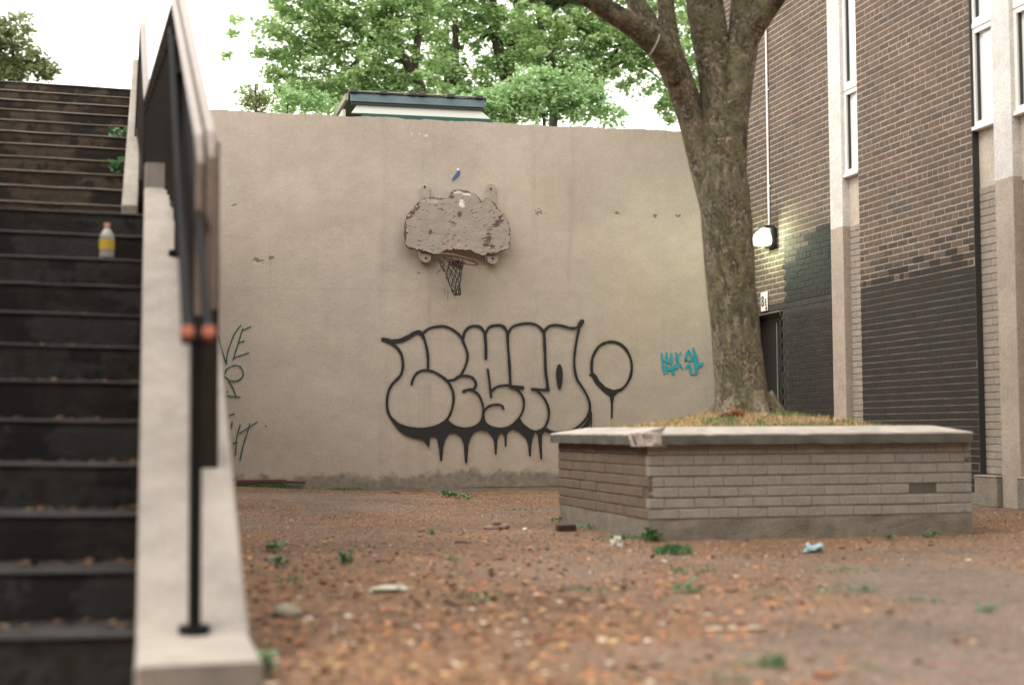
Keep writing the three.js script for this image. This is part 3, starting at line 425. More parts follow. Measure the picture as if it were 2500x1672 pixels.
// ---------------------------------------------------------------- railings
{
  // pipe handrail with two posts
  const r = thing('pipe_handrail', 'black pipe handrail on two posts with orange end caps, on the sloping cheek wall', 'railing');
  const PX = 0.143, post = (F, h) => { const y = cheekY(F); const p = mesh('post', pipe([V(PX, y - 0.01, -F), V(PX, y + h, -F)], 0.019), M.blackMetal, r); mesh('base_plate', new THREE.CylinderGeometry(0.045, 0.048, 0.02, 18).translate(PX, y + 0.012, -F), M.blackMetal, p); };
  post(4.53, 0.86); post(7.42, 0.9);
  const line = (x, dy) => [V(x, cheekY(4.42) + 0.92 + dy - 0.03, -4.40), V(x, cheekY(8.4) + 0.93 + dy, -8.4), V(x, cheekY(8.4) + 0.93 + dy, -9.5)];
  mesh('handrail', pipe(line(PX - 0.031, 0), 0.0165), M.blackMetal, r); mesh('handrail', pipe(line(PX + 0.031, 0), 0.0165), M.blackMetal, r);
  mesh('bracket', [box(0.09, 0.02, 0.03, PX, cheekY(4.53) + 0.87, -4.53, 0.004), box(0.09, 0.02, 0.03, PX, cheekY(7.42) + 0.9, -7.42, 0.004)], M.blackMetal, r);
  for (const s of [-1, 1]) { const a = line(PX + s * 0.031, 0)[0]; mesh('end_cap', xf(new THREE.CylinderGeometry(0.0195, 0.0195, 0.03, 20), a.x, a.y, a.z + 0.006, 1.05), M.orange, r); }
  // tall guard with balusters: climbs beside the lower flight, crosses the landing, then up the narrow cheek wall
  const g = thing('baluster_railing', 'tall dark baluster railing with a top rail coloured pale for sky reflection, climbing along the stairs', 'railing');
  const T = [V(0.226, 1.78, -5.47), V(0.150, 3.06, -7.9), V(-0.018, 2.765, -9.35), V(-0.05, 3.56, -10.6), V(-0.07, 4.95, -13.9)];
  const B = [V(0.226, cheekY(5.47) + 0.06, -5.47), V(0.150, cheekY(7.9) + 0.06, -7.9), V(-0.018, 2.25, -9.35), V(-0.08, 2.85, -10.6), V(-0.09, 4.2, -13.9)];
  mesh('bottom_rail', pipe(B, 0.014, 8), M.ironPaint, g);
  mesh('middle_rail', pipe(T.map((p, i) => p.clone().lerp(B[i], 0.12)), 0.014, 8), M.ironPaint, g);
  for (let i = 0; i < 4; i++) { const n = Math.round(T[i].distanceTo(T[i + 1]) / 0.1); for (let k = i ? 1 : 0; k < n; k++) { const a = T[i].clone().lerp(T[i + 1], k / n), e = B[i].clone().lerp(B[i + 1], k / n); mesh('baluster', pipe([e, a.clone().add(V(0, -0.01, 0))], 0.0095, 6), M.ironPaint, g); } }
  for (const [i, e] of [[0, 0.0], [1, 0], [2, 0], [3, 0]]) { const f = V(B[i].x, i < 2 ? cheekY(-B[i].z) - 0.01 : B[i].y - 0.1, B[i].z + 0.001); mesh('post', i ? pipe([f, T[i]], 0.024, 10) : box(0.075, T[0].y - f.y, 0.05, f.x - 0.012, (T[0].y + f.y) / 2, f.z, 0.006), M.ironPaint, g); }
  mesh('top_rail', pipe([V(0.222, 1.16, -5.40), V(0.222, 1.70, -5.36), V(0.22, 1.80, -5.43), V(0.150, 3.08, -7.9), V(-0.016, 2.785, -9.35), V(-0.048, 3.58, -10.6), V(-0.068, 4.97, -13.9)], 0.02, 12), M.handrail, g);
  mesh('side_rail', pipe([V(0.184, 1.14, -5.42), V(0.184, 1.68, -5.38), V(0.181, 1.79, -5.46), V(0.12, 3.04, -7.9)], 0.021, 12), M.handrail, g);
}

// ---------------------------------------------------------------- bottle on the steps
{
  const [F, Y] = stairs[9], t = thing('plastic_bottle', 'plastic bottle with yellow label standing on the stairs', 'bottle', [atF(261, 600, F + 0.09).x, Y + 0.012, -F - 0.09]);
  const lathe = (pts) => new THREE.LatheGeometry(pts.map((p) => new THREE.Vector2(...p)), 28);
  t.scale.set(1.0, 0.72, 1.0); mesh('body', lathe([[0.001, 0], [0.036, 0.002], [0.038, 0.01], [0.036, 0.05], [0.038, 0.06], [0.038, 0.15], [0.034, 0.175], [0.022, 0.205], [0.014, 0.22], [0.013, 0.24]]), new THREE.MeshPhysicalMaterial({ color: new THREE.Color().setRGB(0.62, 0.56, 0.5), roughness: 0.3, transmission: 0.5, thickness: 0 }), t);
  mesh('label', new THREE.CylinderGeometry(0.0392, 0.0392, 0.068, 28, 1, true).translate(0, 0.1, 0), std([0.55, 0.38, 0.04], { roughness: 0.5 }), t);
  mesh('cap', new THREE.CylinderGeometry(0.0155, 0.0155, 0.022, 20).translate(0, 0.25, 0), std([0.75, 0.35, 0.25], { roughness: 0.45 }), t);
}

// ---------------------------------------------------------------- brick planter with the tree
const PX0 = 3.125, PX1 = 5.44, PF0 = 8.99, PF1 = 11.12;
{
  const p = thing('brick_planter', 'square brick planter with chipped concrete coping around the tree', 'planter', [PX0, 0, -PF0]);
  const S = (x0, x1, y0, y1, F0, F1, r) => box(x1 - x0, y1 - y0, F1 - F0, (x0 + x1) / 2 - PX0, (y0 + y1) / 2, -(F0 + F1) / 2 + PF0, r);
  const base = (g) => { const q = g.attributes.position; for (let i = 0; i < q.count; i++) { const n = fbm(q.getX(i) * 5 + 3, q.getY(i) * 7 + q.getZ(i) * 5, 4, 501) - 0.5; q.setXYZ(i, q.getX(i) + n * 0.03, q.getY(i), q.getZ(i) + n * 0.03); } g.computeVertexNormals(); return metricUV(g); };
  const fb = new THREE.BoxGeometry(PX1 - PX0, 0.238, PF1 - PF0, 50, 8, 50); fb.translate((PX1 - PX0) / 2, 0.019, -(PF1 - PF0) / 2); mesh('footing', base(fb), M.footing, p);
  mesh('mortar_core', S(PX0 + 0.007, PX1 - 0.007, 0.137, 0.618, PF0 + 0.007, PF1 - 0.007), std([0.15, 0.13, 0.10], { map: grain }), p);
  const front = [], side = [], right = [], C = 0.0685;
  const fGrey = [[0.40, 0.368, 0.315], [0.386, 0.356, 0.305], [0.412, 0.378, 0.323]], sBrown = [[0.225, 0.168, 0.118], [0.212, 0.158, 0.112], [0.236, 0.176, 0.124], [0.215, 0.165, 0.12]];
  for (let r = 0; r < 7; r++) {
    const y = 0.139 + C * r + C / 2;
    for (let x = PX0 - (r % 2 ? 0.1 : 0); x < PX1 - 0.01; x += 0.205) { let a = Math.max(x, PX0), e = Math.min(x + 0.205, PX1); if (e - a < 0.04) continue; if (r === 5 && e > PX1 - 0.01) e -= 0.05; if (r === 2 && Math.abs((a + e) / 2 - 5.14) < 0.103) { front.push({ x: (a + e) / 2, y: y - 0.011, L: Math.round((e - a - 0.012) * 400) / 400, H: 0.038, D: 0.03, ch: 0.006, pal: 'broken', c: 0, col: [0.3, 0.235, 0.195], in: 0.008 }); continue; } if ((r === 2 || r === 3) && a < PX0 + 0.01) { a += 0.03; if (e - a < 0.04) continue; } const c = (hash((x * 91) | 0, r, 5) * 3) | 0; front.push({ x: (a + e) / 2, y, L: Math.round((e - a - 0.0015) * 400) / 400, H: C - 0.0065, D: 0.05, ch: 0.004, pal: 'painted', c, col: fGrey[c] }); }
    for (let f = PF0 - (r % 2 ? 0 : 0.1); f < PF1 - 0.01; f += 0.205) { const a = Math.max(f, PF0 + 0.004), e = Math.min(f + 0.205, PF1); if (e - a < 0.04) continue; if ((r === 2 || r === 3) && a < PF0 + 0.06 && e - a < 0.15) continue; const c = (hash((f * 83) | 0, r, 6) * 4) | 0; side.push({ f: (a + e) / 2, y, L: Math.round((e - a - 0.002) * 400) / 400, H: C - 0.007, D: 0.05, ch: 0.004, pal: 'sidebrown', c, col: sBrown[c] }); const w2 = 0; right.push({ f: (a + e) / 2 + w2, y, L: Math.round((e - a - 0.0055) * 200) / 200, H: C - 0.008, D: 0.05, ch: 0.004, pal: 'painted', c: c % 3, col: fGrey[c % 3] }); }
  }
  const jit = (b) => (hash((b.y * 991) | 0, ((b.x ?? b.f) * 313) | 0, 9) - 0.5) * 0.006;
  bricksInto(p, front, 200, 0, (b) => V(b.x, b.y, -PF0 + jit(b) - (b.in ?? 0)));
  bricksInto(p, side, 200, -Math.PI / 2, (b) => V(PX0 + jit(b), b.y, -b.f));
  bricksInto(p, right, 0, Math.PI / 2, (b) => V(PX1 + jit(b), b.y, -b.f));
  mesh('broken_brick', [metricUV(xf(new THREE.IcosahedronGeometry(0.04, 1), 0.035, 0.30, -0.03, 0.2, 0.7, 0, [0.9, 0.7, 0.7])), metricUV(xf(new THREE.IcosahedronGeometry(0.035, 1), 0.035, 0.375, -0.03, 0.9, 0.2, 0, [0.8, 0.7, 0.8]))], std([0.26, 0.19, 0.17], { map: grain }), p);
  // coping: vertical outer face, top sloping up inwards, mitred at the corners
  const o = 0.05, IN = 0.2, ya = 0.617, yb = 0.688, yc = 0.733, rough = (x, z, s) => 0.007 * (fbm(x * 9 + s, z * 9, 3, 505) - 0.5);
  const cops = [[[PX0 + 0.075, PF0 - o], [PX1 - 0.012, PF0 - o], [PX1 - IN, PF0 + IN], [PX0 + 0.2, PF0 + IN]], [[PX0 - o, PF1 + o], [PX0 - o, PF0 + 0.075], [PX0 + IN, PF0 + 0.2], [PX0 + IN, PF1 - IN]], [[PX1 - 0.012, PF0 - o], [PX1 - 0.012, PF1 + o], [PX1 - IN, PF1 - IN], [PX1 - IN, PF0 + IN]], [[PX1 - 0.012, PF1 + o], [PX0 - o, PF1 + o], [PX0 + IN, PF1 - IN], [PX1 - IN, PF1 - IN]]];
  for (const [A, B, C2, D] of cops) {
    const n = 40, rows = [[A, B, ya, 0], [A, B, ya + 0.004, 0], [A, B, yb - 0.01, 0], [A, B, yb, 0.012], [A, B, yc - 0.002, 0.9], [D, C2, yc, 0], [D, C2, ya, 0]], pos = [], idx = [];
    rows.forEach(([p0, p1, y, k], r) => { for (let i = 0; i <= n; i++) { const t = i / n; let x = p0[0] + (p1[0] - p0[0]) * t, f = p0[1] + (p1[1] - p0[1]) * t; if (k) { const xi = D[0] + (C2[0] - D[0]) * t, fi = D[1] + (C2[1] - D[1]) * t; x += (xi - x) * k; f += (fi - f) * k; } const q = r < 5 ? 1 : 0; pos.push(x - PX0 + q * rough(x, f, r), y + q * rough(f, x, r + 7) - (r === 3 || r === 2 ? 0.02 * Math.max(0, fbm(x * 11 + f * 13, 3, 3, 506) - 0.62) : 0), -f + PF0 + q * rough(x, f, r + 3)); if (r && i) { const b = r * (n + 1) + i; idx.push(b, b - n - 1, b - 1, b - 1, b - n - 1, b - n - 2); } } });
    for (const e of [0, n]) for (let r = 1; r + 1 < rows.length; r++) { const a = e, b = r * (n + 1) + e, c = (r + 1) * (n + 1) + e; e ? idx.push(a, b, c) : idx.push(a, c, b); }
    const g = new THREE.BufferGeometry(); g.setAttribute('position', new THREE.Float32BufferAttribute(pos, 3)); g.setIndex(idx); const gg = metricUV(g, 0.8); gg.computeVertexNormals(); const cg = toCreasedNormals(gg, 0.5), nv = n * 6, cut = (from, to) => { const o2 = new THREE.BufferGeometry(); for (const k of ['position', 'normal', 'uv']) { const at = cg.attributes[k]; o2.setAttribute(k, new THREE.BufferAttribute(at.array.slice(from * at.itemSize, to * at.itemSize), at.itemSize)); } return o2; };
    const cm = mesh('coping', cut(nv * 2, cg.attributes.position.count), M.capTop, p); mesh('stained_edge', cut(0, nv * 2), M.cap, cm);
  }
  const ch = new THREE.BoxGeometry(0.16, 0.085, 0.26, 8, 6, 10), q = ch.attributes.position; for (let i = 0; i < q.count; i++) { const n = (a) => (fbm(q.getX(i) * 18 + a, q.getY(i) * 20 + q.getZ(i) * 18, 3, 511) - 0.5) * 0.045; q.setXYZ(i, q.getX(i) + n(1), q.getY(i) + n(5) * 0.6 - 0.01, q.getZ(i) + n(9)); }
  ch.translate(0.03, 0.66, -0.085); ch.computeVertexNormals(); const cb = mesh('broken_coping', metricUV(ch), M.rubble, p); cb.userData.label = 'chipped pale corner of the coping';
}
const TX = 4.27, TF = 10.1;
const moundY = (x, F) => { const e = Math.min(x - PX0 - 0.19, PX1 - 0.19 - x, F - PF0 - 0.19, PF1 - 0.19 - F); return 0.705 + 0.11 * sst(0, 0.85, e) + 0.02 * (fbm(x * 5, F * 5, 3, 521) - 0.5) + 0.03 * Math.exp(-((x - TX) ** 2 + (F - TF) ** 2) / 0.12); };
{
  const n = 60, pos = [], uv = [], idx = []; for (let j = 0; j <= n; j++) for (let i = 0; i <= n; i++) { const x = PX0 + 0.15 + (PX1 - PX0 - 0.3) * i / n, F = PF0 + 0.15 + (PF1 - PF0 - 0.3) * j / n; pos.push(x, moundY(x, F), -F); uv.push(x, F); if (i && j) { const b = j * (n + 1) + i; idx.push(b, b - 1, b - n - 1, b - 1, b - n - 2, b - n - 1); } }
  const g = new THREE.BufferGeometry(); g.setAttribute('position', new THREE.Float32BufferAttribute(pos, 3)); g.setAttribute('uv', new THREE.Float32BufferAttribute(uv, 2)); g.setIndex(idx); g.computeVertexNormals();
  struct('planter_soil', g, std([0.3, 0.2, 0.11], { map: grain, bumpMap: grainBump, bumpScale: 0.02, roughness: 1 }));
  // dry grass
  const bl = new THREE.BufferGeometry(); bl.setAttribute('position', new THREE.Float32BufferAttribute([-0.5, 0, 0, 0.5, 0, 0, -0.35, 0.5, 0.12, 0.35, 0.5, 0.12, 0, 1, 0.42], 3)); bl.setIndex([0, 1, 2, 1, 3, 2, 2, 3, 4]); bl.computeVertexNormals();
  const N = 15000, im = new THREE.InstancedMesh(bl, std([1, 1, 1], { roughness: 0.9, side: THREE.DoubleSide }), N); const m = new THREE.Matrix4(), c = new THREE.Color();
  for (let i = 0; i < N; i++) {
    const x = rr(PX0 + 0.19, PX1 - 0.19), F = rr(PF0 + 0.19, PF1 - 0.19), k = fbm(x * 2.6 + 5, F * 2.6, 3, 531), gr = k > 0.63 || (fbm(x * 9, F * 9, 2, 533) > 0.72), h = rr(0.015, gr ? 0.06 : 0.042) * (0.6 + 0.9 * vnoise(x * 7, F * 7, 532));
    m.compose(V(x, moundY(x, F) - 0.004, -F), new THREE.Quaternion().setFromEuler(new THREE.Euler(rr(-0.5, 0.9), rr(0, 6.28), 0, 'YXZ')), V(rr(0.004, 0.009), h, h)); im.setMatrixAt(i, m);
    const q = rnd(); c.setRGB(...(gr ? mixc([0.10, 0.19, 0.06], [0.3, 0.32, 0.12], q) : mixc([0.62, 0.47, 0.24], [0.36, 0.23, 0.11], q * q))); im.setColorAt(i, c);
  }
  im.name = 'dry_grass'; im.castShadow = im.receiveShadow = true; scene.add(im); tag(im, 'short straw-coloured grass with green tufts around the trunk in the planter', 'grass', null, 'stuff');
}

// ---------------------------------------------------------------- leaves
function leafGeo(centres, perC, sp, size, tones, flat = 0.5) {
  const n = centres.length * perC, pos = new Float32Array(n * 18), col = new Float32Array(n * 18); let k = 0;
  const a = V(), b = V(), e = new THREE.Euler(), qq = new THREE.Quaternion();
  for (const [cx, cy, cz, s = 1] of centres) {
    const tone0 = rnd();
    for (let i = 0; i < perC; i++, k++) {
      const x = cx + gauss() * sp * s, y = cy + gauss() * sp * s * 0.6, z = cz + gauss() * sp * s, L = size * rr(0.6, 1.25), W = L * rr(0.34, 0.5);
      e.set(rr(-1, 1) * (1.5 - flat), rr(0, 6.283), rr(-1, 1) * (1.5 - flat)); qq.setFromEuler(e);
      const tip = V(0, -L * 0.15, L * 0.55).applyQuaternion(qq), tail = V(0, 0, -L * 0.45).applyQuaternion(qq), l = V(-W, 0.08 * L, 0).applyQuaternion(qq), r = V(W, 0.08 * L, 0).applyQuaternion(qq);
      const P3 = [tail, r, tip, tail, tip, l]; for (let j = 0; j < 6; j++) pos.set([x + P3[j].x, y + P3[j].y, z + P3[j].z], k * 18 + j * 3);
      const t = clamp(tone0 * 0.6 + rnd() * 0.4), c = t < 0.5 ? mixc(tones[0], tones[1], t * 2) : mixc(tones[1], tones[2], t * 2 - 1); for (let j = 0; j < 6; j++) col.set(c, k * 18 + j * 3);
    }
  }
  const g = new THREE.BufferGeometry(); g.setAttribute('position', new THREE.BufferAttribute(pos, 3)); g.setAttribute('color', new THREE.BufferAttribute(col, 3)); g.computeVertexNormals(); return g;
}
const leafMat = new THREE.MeshPhysicalMaterial({ vertexColors: true, roughness: 0.75, transmission: 0.5, thickness: 0, side: THREE.DoubleSide });
const barkTex = colTex(1024, 1024, (u, v) => { const x = u * 8, y = v * 8, w = fbm(x * 2, y * 2, 3, 605, 16, 16) - 0.5, f = fbm(x * 3 + w, y * 1.8, 5, 601, 24, 0), g = fbm(x * 12, y * 7, 4, 602, 96, 56), l = fbm(x * 2.2, y * 2, 4, 603, 0, 0), s = vnoise(x * 9 + 3 * w, y * 9, 604), h = vnoise(x * 40, y * 40, 606);
  let c = mixc([0.06, 0.052, 0.037], [0.215, 0.185, 0.13], clamp(0.5 + 2.0 * (f - 0.5) + 1.8 * (g - 0.5) + 0.4 * (h - 0.5))); c = mixc(c, [0.125, 0.125, 0.055], 0.6 * sst(0.48, 0.62, l) * (0.5 + h * 0.5)); if (s > 0.7) c = mixc(c, [0.40, 0.31, 0.25], 0.75 * sst(0.7, 0.9, s + 0.5 * (g - 0.5)) * sst(0.62, 0.45, l)); return c; }, [0.9, 0.9]);
const barkBump = valTex(1024, 1024, (u, v) => { const x = u * 8, y = v * 8, w = fbm(x * 2, y * 2, 3, 605, 16, 16) - 0.5; return clamp(0.5 + 1.1 * (fbm(x * 3 + w, y * 1.8, 5, 601, 24, 0) - 0.5) + 1.2 * (fbm(x * 12, y * 7, 4, 602, 96, 56) - 0.5)); }, [0.9, 0.9]);
const bark = std([1.12, 1.1, 1.05], { map: barkTex, bumpMap: barkBump, bumpScale: 0.011, roughness: 0.95 });
const barkFar = std([0.05, 0.04, 0.03], { roughness: 1 });

// ---------------------------------------------------------------- tree in the planter
{
  const t = thing('planter_tree', 'large forked tree with rough mossy trunk growing from the brick planter', 'tree', [TX, 0.8, -TF]);
  const k = (px, py, dF = 0) => atF(px, py, TF + dF).sub(t.position), pm = 3.02e-3; // metres per frame pixel here
  const tr = [
    limb([k(1811, 1045), k(1811, 1000), k(1806, 930), k(1795, 800), k(1786, 690), k(1776, 560), k(1769, 470), k(1770, 410), k(1773, 360)], [84, 69, 62, 60, 60, 62, 61, 52, 24].map((r) => r * pm), { seg: 40, ring: 10, rough: 0.05, s: 1 }),
    limb([k(1752, 500, 0.05), k(1722, 390, 0.10), k(1690, 290, 0.11), k(1660, 200, 0.06), k(1624, 120, 0), k(1602, 70, -0.04)], [44, 42, 36, 36, 39, 38].map((r) => r * pm), { seg: 28, ring: 8, rough: 0.06, s: 2 }),
    limb([k(1650, 200, 0.0), k(1622, 130, -0.05), k(1570, 78, -0.1), k(1500, 35, -0.2), k(1420, -15, -0.3), k(1300, -90, -0.5), k(1150, -160, -0.6)], [18, 34, 31, 25, 21, 15, 8].map((r) => r * pm), { seg: 20, ring: 6, rough: 0.06, s: 3 }),
    limb([k(1652, 200, 0.05), k(1617, 125, 0.05), k(1580, 50, 0.12), k(1540, -15, 0.2), k(1480, -130, 0.3), k(1440, -280, 0.3)], [18, 31, 24, 21, 15, 8].map((r) => r * pm), { seg: 20, ring: 6, rough: 0.06, s: 4 }),
    limb([k(1664, 240, 0.05), k(1642, 150, 0.01), k(1630, 60, 0.02), k(1622, -20, 0.05), k(1600, -200, 0.1), k(1590, -380, 0.2)], [18, 30, 23, 20, 15, 7].map((r) => r * pm), { seg: 20, ring: 6, rough: 0.05, s: 5 }),
    limb([k(1778, 620), k(1774, 520), k(1766, 420), k(1757, 320), k(1750, 220), k(1738, 120), k(1722, 20), k(1705, -120), k(1700, -320)], [34, 46, 50, 44, 41, 44, 47, 38, 18].map((r) => r * pm), { seg: 28, ring: 8, rough: 0.05, s: 6 }),
    limb([k(1782, 600, 0), k(1781, 500, 0), k(1782, 400, -0.03), k(1790, 300, -0.07), k(1802, 200, -0.1), k(1812, 110, -0.08), k(1812, 20, -0.04), k(1830, -150, 0), k(1850, -350, 0.1)], [26, 36, 41, 38, 37, 38, 30, 24, 12].map((r) => r * pm), { seg: 24, ring: 8, rough: 0.05, s: 7 }),
    limb([k(1806, 230, -0.08), k(1812, 150, -0.1), k(1822, 95, -0.13), k(1847, 50, -0.2), k(1880, 5, -0.3), k(1930, -60, -0.5), k(2050, -180, -0.7)], [20, 30, 34, 32, 30, 24, 8].map((r) => r * pm), { seg: 20, ring: 6, rough: 0.06, s: 8 }),
  ];
  for (let i = 0; i < 6; i++) { const a = i / 6 * 6.28 + 0.4, c = Math.cos(a), s = Math.sin(a); tr.push(limb([V(c * 0.14, 0.16, s * 0.14), V(c * 0.23, 0.03, s * 0.23), V(c * 0.36, -0.05, s * 0.36)], [0.07, 0.06, 0.03], { seg: 12, ring: 5, rough: 0.1, s: 20 + i })); }
  mesh('trunk', tr, bark, t);
  const cs = []; const tips = [[1150, -200], [1300, -130], [1440, -300], [1590, -420], [1700, -380], [1850, -400], [2050, -240], [1500, -200], [1950, -330], [1380, -380], [1250, -300]];
  for (const [x, y] of tips) for (let i = 0; i < 26; i++) { const p = k(x, y, rr(-1.2, 1.2)); cs.push([p.x + gauss() * 0.5, p.y + gauss() * 0.35 + 0.1, p.z]); }
  for (let i = 0; i < 9; i++) { const p = k(rr(1322, 1372), rr(-34, -4), rr(-0.7, -0.3)); cs.push([p.x, p.y, p.z, 0.4]); }
  mesh('crown', leafGeo(cs, 22, 0.16, 0.085, [[0.03, 0.07, 0.02], [0.05, 0.12, 0.03], [0.09, 0.17, 0.05]]), leafMat, t);
  mesh('twine', limb([k(1610, 84, -0.22), k(1604, 104, -0.24), k(1590, 128, -0.22), k(1583, 136, -0.18)], [0.006], { seg: 8, ring: 5 }), std([0.5, 0.47, 0.42]), t);
}

// ---------------------------------------------------------------- trees beyond the wall
const GREEN = [[0.14, 0.25, 0.08], [0.31, 0.46, 0.17], [0.50, 0.64, 0.30]], LIME = [[0.18, 0.34, 0.13], [0.34, 0.51, 0.22], [0.52, 0.68, 0.37]], OLIVE = [[0.12, 0.16, 0.06], [0.22, 0.26, 0.10], [0.34, 0.36, 0.17]];
function farTree(name, label, cat, F, base, blobs, limbs, tones, dens, size = 0.15, group) {
  const b = atF(base, 240, F); b.y = TERR; const t = thing(name, label, cat, [b.x, TERR, b.z], 0, group);
  const m = F * 1.03 / 3600, cs = []; dens *= 1.55;
  for (const [x, y, rx, ry, w = 1] of blobs) { const c = atF(x, y, F).sub(t.position), n = Math.round(rx * ry * m * m * dens * w); for (let i = 0; i < n; i++) { let p; do p = V(rr(-1, 1), rr(-1, 1), rr(-1, 1)); while (p.length() > 1);  const q = [c.x + p.x * rx * m, c.y + p.y * ry * m, c.z + p.z * Math.min(rx, ry) * m]; if (q[1] + t.position.y > TERR + 0.1) cs.push([...q, rr(0.5, 1.3)]); } }
  const geo = limbs.map(([pts, r]) => { const pp = P(pts).map(([x, y, d = 0]) => atF(x, y, F + d).sub(t.position)); return limb(pp, r.map((q) => q * m), { seg: 9, ring: 5, rough: 0.1, s: pts.length }); });
  mesh('trunk', geo, barkFar, t);
  mesh('crown', leafGeo(cs, 46, 0.215, size * 0.74, tones), leafMat, t);
  return t;
}
farTree('broad_tree', 'broad leafy tree with long dark limbs left of the shed roof, beyond the wall', 'tree', 33, 1010,
  [[770, 60, 120, 90], [880, 150, 130, 90], [690, 150, 70, 70, 0.6], [820, 0, 150, 80], [960, 70, 120, 90], [1000, 180, 110, 80], [640, 100, 60, 70, 0.35], [900, 235, 110, 50], [770, 230, 80, 50, 0.9], [600, 60, 40, 60, 0.2], [590, 190, 40, 50, 0.15], [860, -130, 200, 120], [720, 245, 40, 40], [690, -60, 90, 90, 0.5], [720, 80, 90, 80, 0.8], [800, 200, 110, 60], [960, 250, 90, 40], [690, 215, 50, 50, 0.5], [560, 120, 40, 60, 0.1], [1010, 20, 90, 70]],
  [['1045,330 1035,240 1015,190 985,140 960,95 900,20', [17, 15, 12, 10, 8, 5]], ['1000,165 960,105 920,96 870,72 820,50 770,30', [9, 8, 7, 6, 5, 3]], ['930,100 880,108 830,104 780,115 730,130', [6, 5, 5, 4, 3]], ['905,115 880,140 850,165 820,180', [4, 4, 3, 2]], ['1010,180 1020,100 1030,20 1030,-100', [10, 9, 8, 5]]], GREEN, 34);
farTree('twin_trunk_tree', 'tall tree with two dark trunks showing above the shed roof, beyond the wall', 'tree', 37, 1120,
  [[1060, 50, 110, 80, 0.8], [1150, 20, 120, 70, 0.7], [1090, 210, 100, 60, 0.8], [1200, 150, 70, 90, 0.5], [1260, 40, 110, 80, 0.8], [1150, -120, 220, 110], [1170, 250, 100, 50], [1090, 130, 90, 70, 0.8], [1180, 60, 90, 60, 0.7], [1290, 140, 80, 80, 0.9], [1130, 170, 90, 60, 0.8], [1240, 90, 90, 70, 0.7], [1060, 260, 100, 40]],
  [['1118,330 1110,250 1090,180 1078,140 1062,115', [12, 11, 9, 6, 3]], ['1106,250 1112,160 1112,80 1108,-40', [10, 9, 8, 5]], ['1250,330 1235,190 1215,110 1208,50 1200,-60', [17, 16, 13, 12, 8]], ['1236,190 1248,130 1262,60 1268,-60', [15, 14, 13, 9]], ['1205,60 1175,95 1150,110', [7, 6, 4]], ['1105,240 1085,215 1075,230', [4, 3, 2]]], GREEN, 32);
farTree('spreading_tree', 'spreading tree with bright sky gaps between the shed and the forked tree, beyond the wall', 'tree', 35, 1380,
  [[1330, 60, 100, 90], [1420, 120, 90, 80, 0.9], [1490, 50, 90, 70, 0.8], [1560, 90, 60, 90, 0.7], [1440, 200, 50, 35, 0.6], [1610, 210, 40, 70, 0.8], [1545, 210, 30, 30, 0.4], [1430, -120, 200, 110], [1640, 280, 30, 20], [1400, 30, 100, 60], [1480, 130, 90, 70, 0.8], [1390, 210, 90, 50], [1600, 110, 60, 80, 0.8], [1520, 0, 90, 60], [1560, 180, 60, 50, 0.7], [1640, 250, 40, 50, 0.8], [1340, 150, 100, 70, 0.9], [1500, 80, 110, 80, 0.9], [1600, 40, 90, 80, 0.9], [1450, 160, 90, 50, 0.8], [1280, 220, 80, 40]],
  [['1350,330 1352,250 1345,150 1320,60 1300,-60', [12, 11, 9, 8, 5]], ['1347,140 1370,80 1400,40 1430,-30', [7, 6, 5, 4]], ['1440,190 1490,165 1530,150 1580,170 1620,200', [5, 5, 4, 3, 2]], ['1352,240 1400,200 1460,175 1500,130 1540,80', [8, 7, 6, 5, 3]]], GREEN, 32);
farTree('garden_bush', 'bright lime-green bush right of the shed roof, just beyond the wall', 'bush', 27, 1330,
  [[1340, 245, 110, 55], [1250, 275, 90, 40], [1410, 262, 60, 40], [1200, 262, 60, 40], [1320, 200, 80, 45], [1400, 225, 60, 40], [1480, 285, 50, 18, 0.8], [1140, 262, 80, 40], [1260, 258, 100, 48], [1400, 262, 80, 42], [1490, 276, 60, 26, 0.8], [1260, 225, 90, 45, 0.8], [1380, 190, 90, 45, 0.6], [1450, 240, 50, 40, 0.7]],
  [['1330,330 1325,260 1310,215', [5, 4, 2]], ['1345,330 1370,260 1400,235', [5, 4, 2]]], LIME, 42, 0.13);
farTree('slope_tree', 'small green tree at the top left beyond the head of the stairs', 'tree', 46, 30,
  [[25, 80, 55, 55, 0.8], [55, 150, 60, 40], [10, 180, 50, 40], [110, 180, 30, 20, 0.8], [-60, 120, 80, 100], [125, 175, 22, 14, 0.5]],
  [['40,330 38,200 30,120 25,60', [6, 5, 4, 2]], ['38,190 70,160 100,165', [4, 3, 2]]], OLIVE, 52, 0.17);
farTree('trunk_gap_tree', 'green tree seen through the fork of the planter tree, beyond the wall', 'tree', 39, 1760,
  [[1700, 30, 70, 90], [1690, 140, 60, 80], [1720, 240, 50, 70], [1780, 40, 50, 80], [1700, -110, 120, 90]], [['1730,330 1722,200 1710,60 1700,-60', [9, 8, 6, 4]]], GREEN, 40);
farTree('ivy_post', 'narrow ivy-covered post on the wall top left of the trees', 'plant', 24, 625,
  [[625, 250, 12, 22], [623, 235, 11, 16]], [['625,300 624,240 624,205', [3, 3, 2]]], OLIVE, 320, 0.09);
farTree('low_shrub', 'low green shrub on the wall top, left of the shed roof', 'bush', 24.5, 690,
  [[675, 258, 22, 10], [705, 240, 18, 26], [730, 258, 40, 16], [790, 255, 40, 18]], [['700,300 703,250 706,225', [2, 2, 1]]], LIME, 150, 0.1);

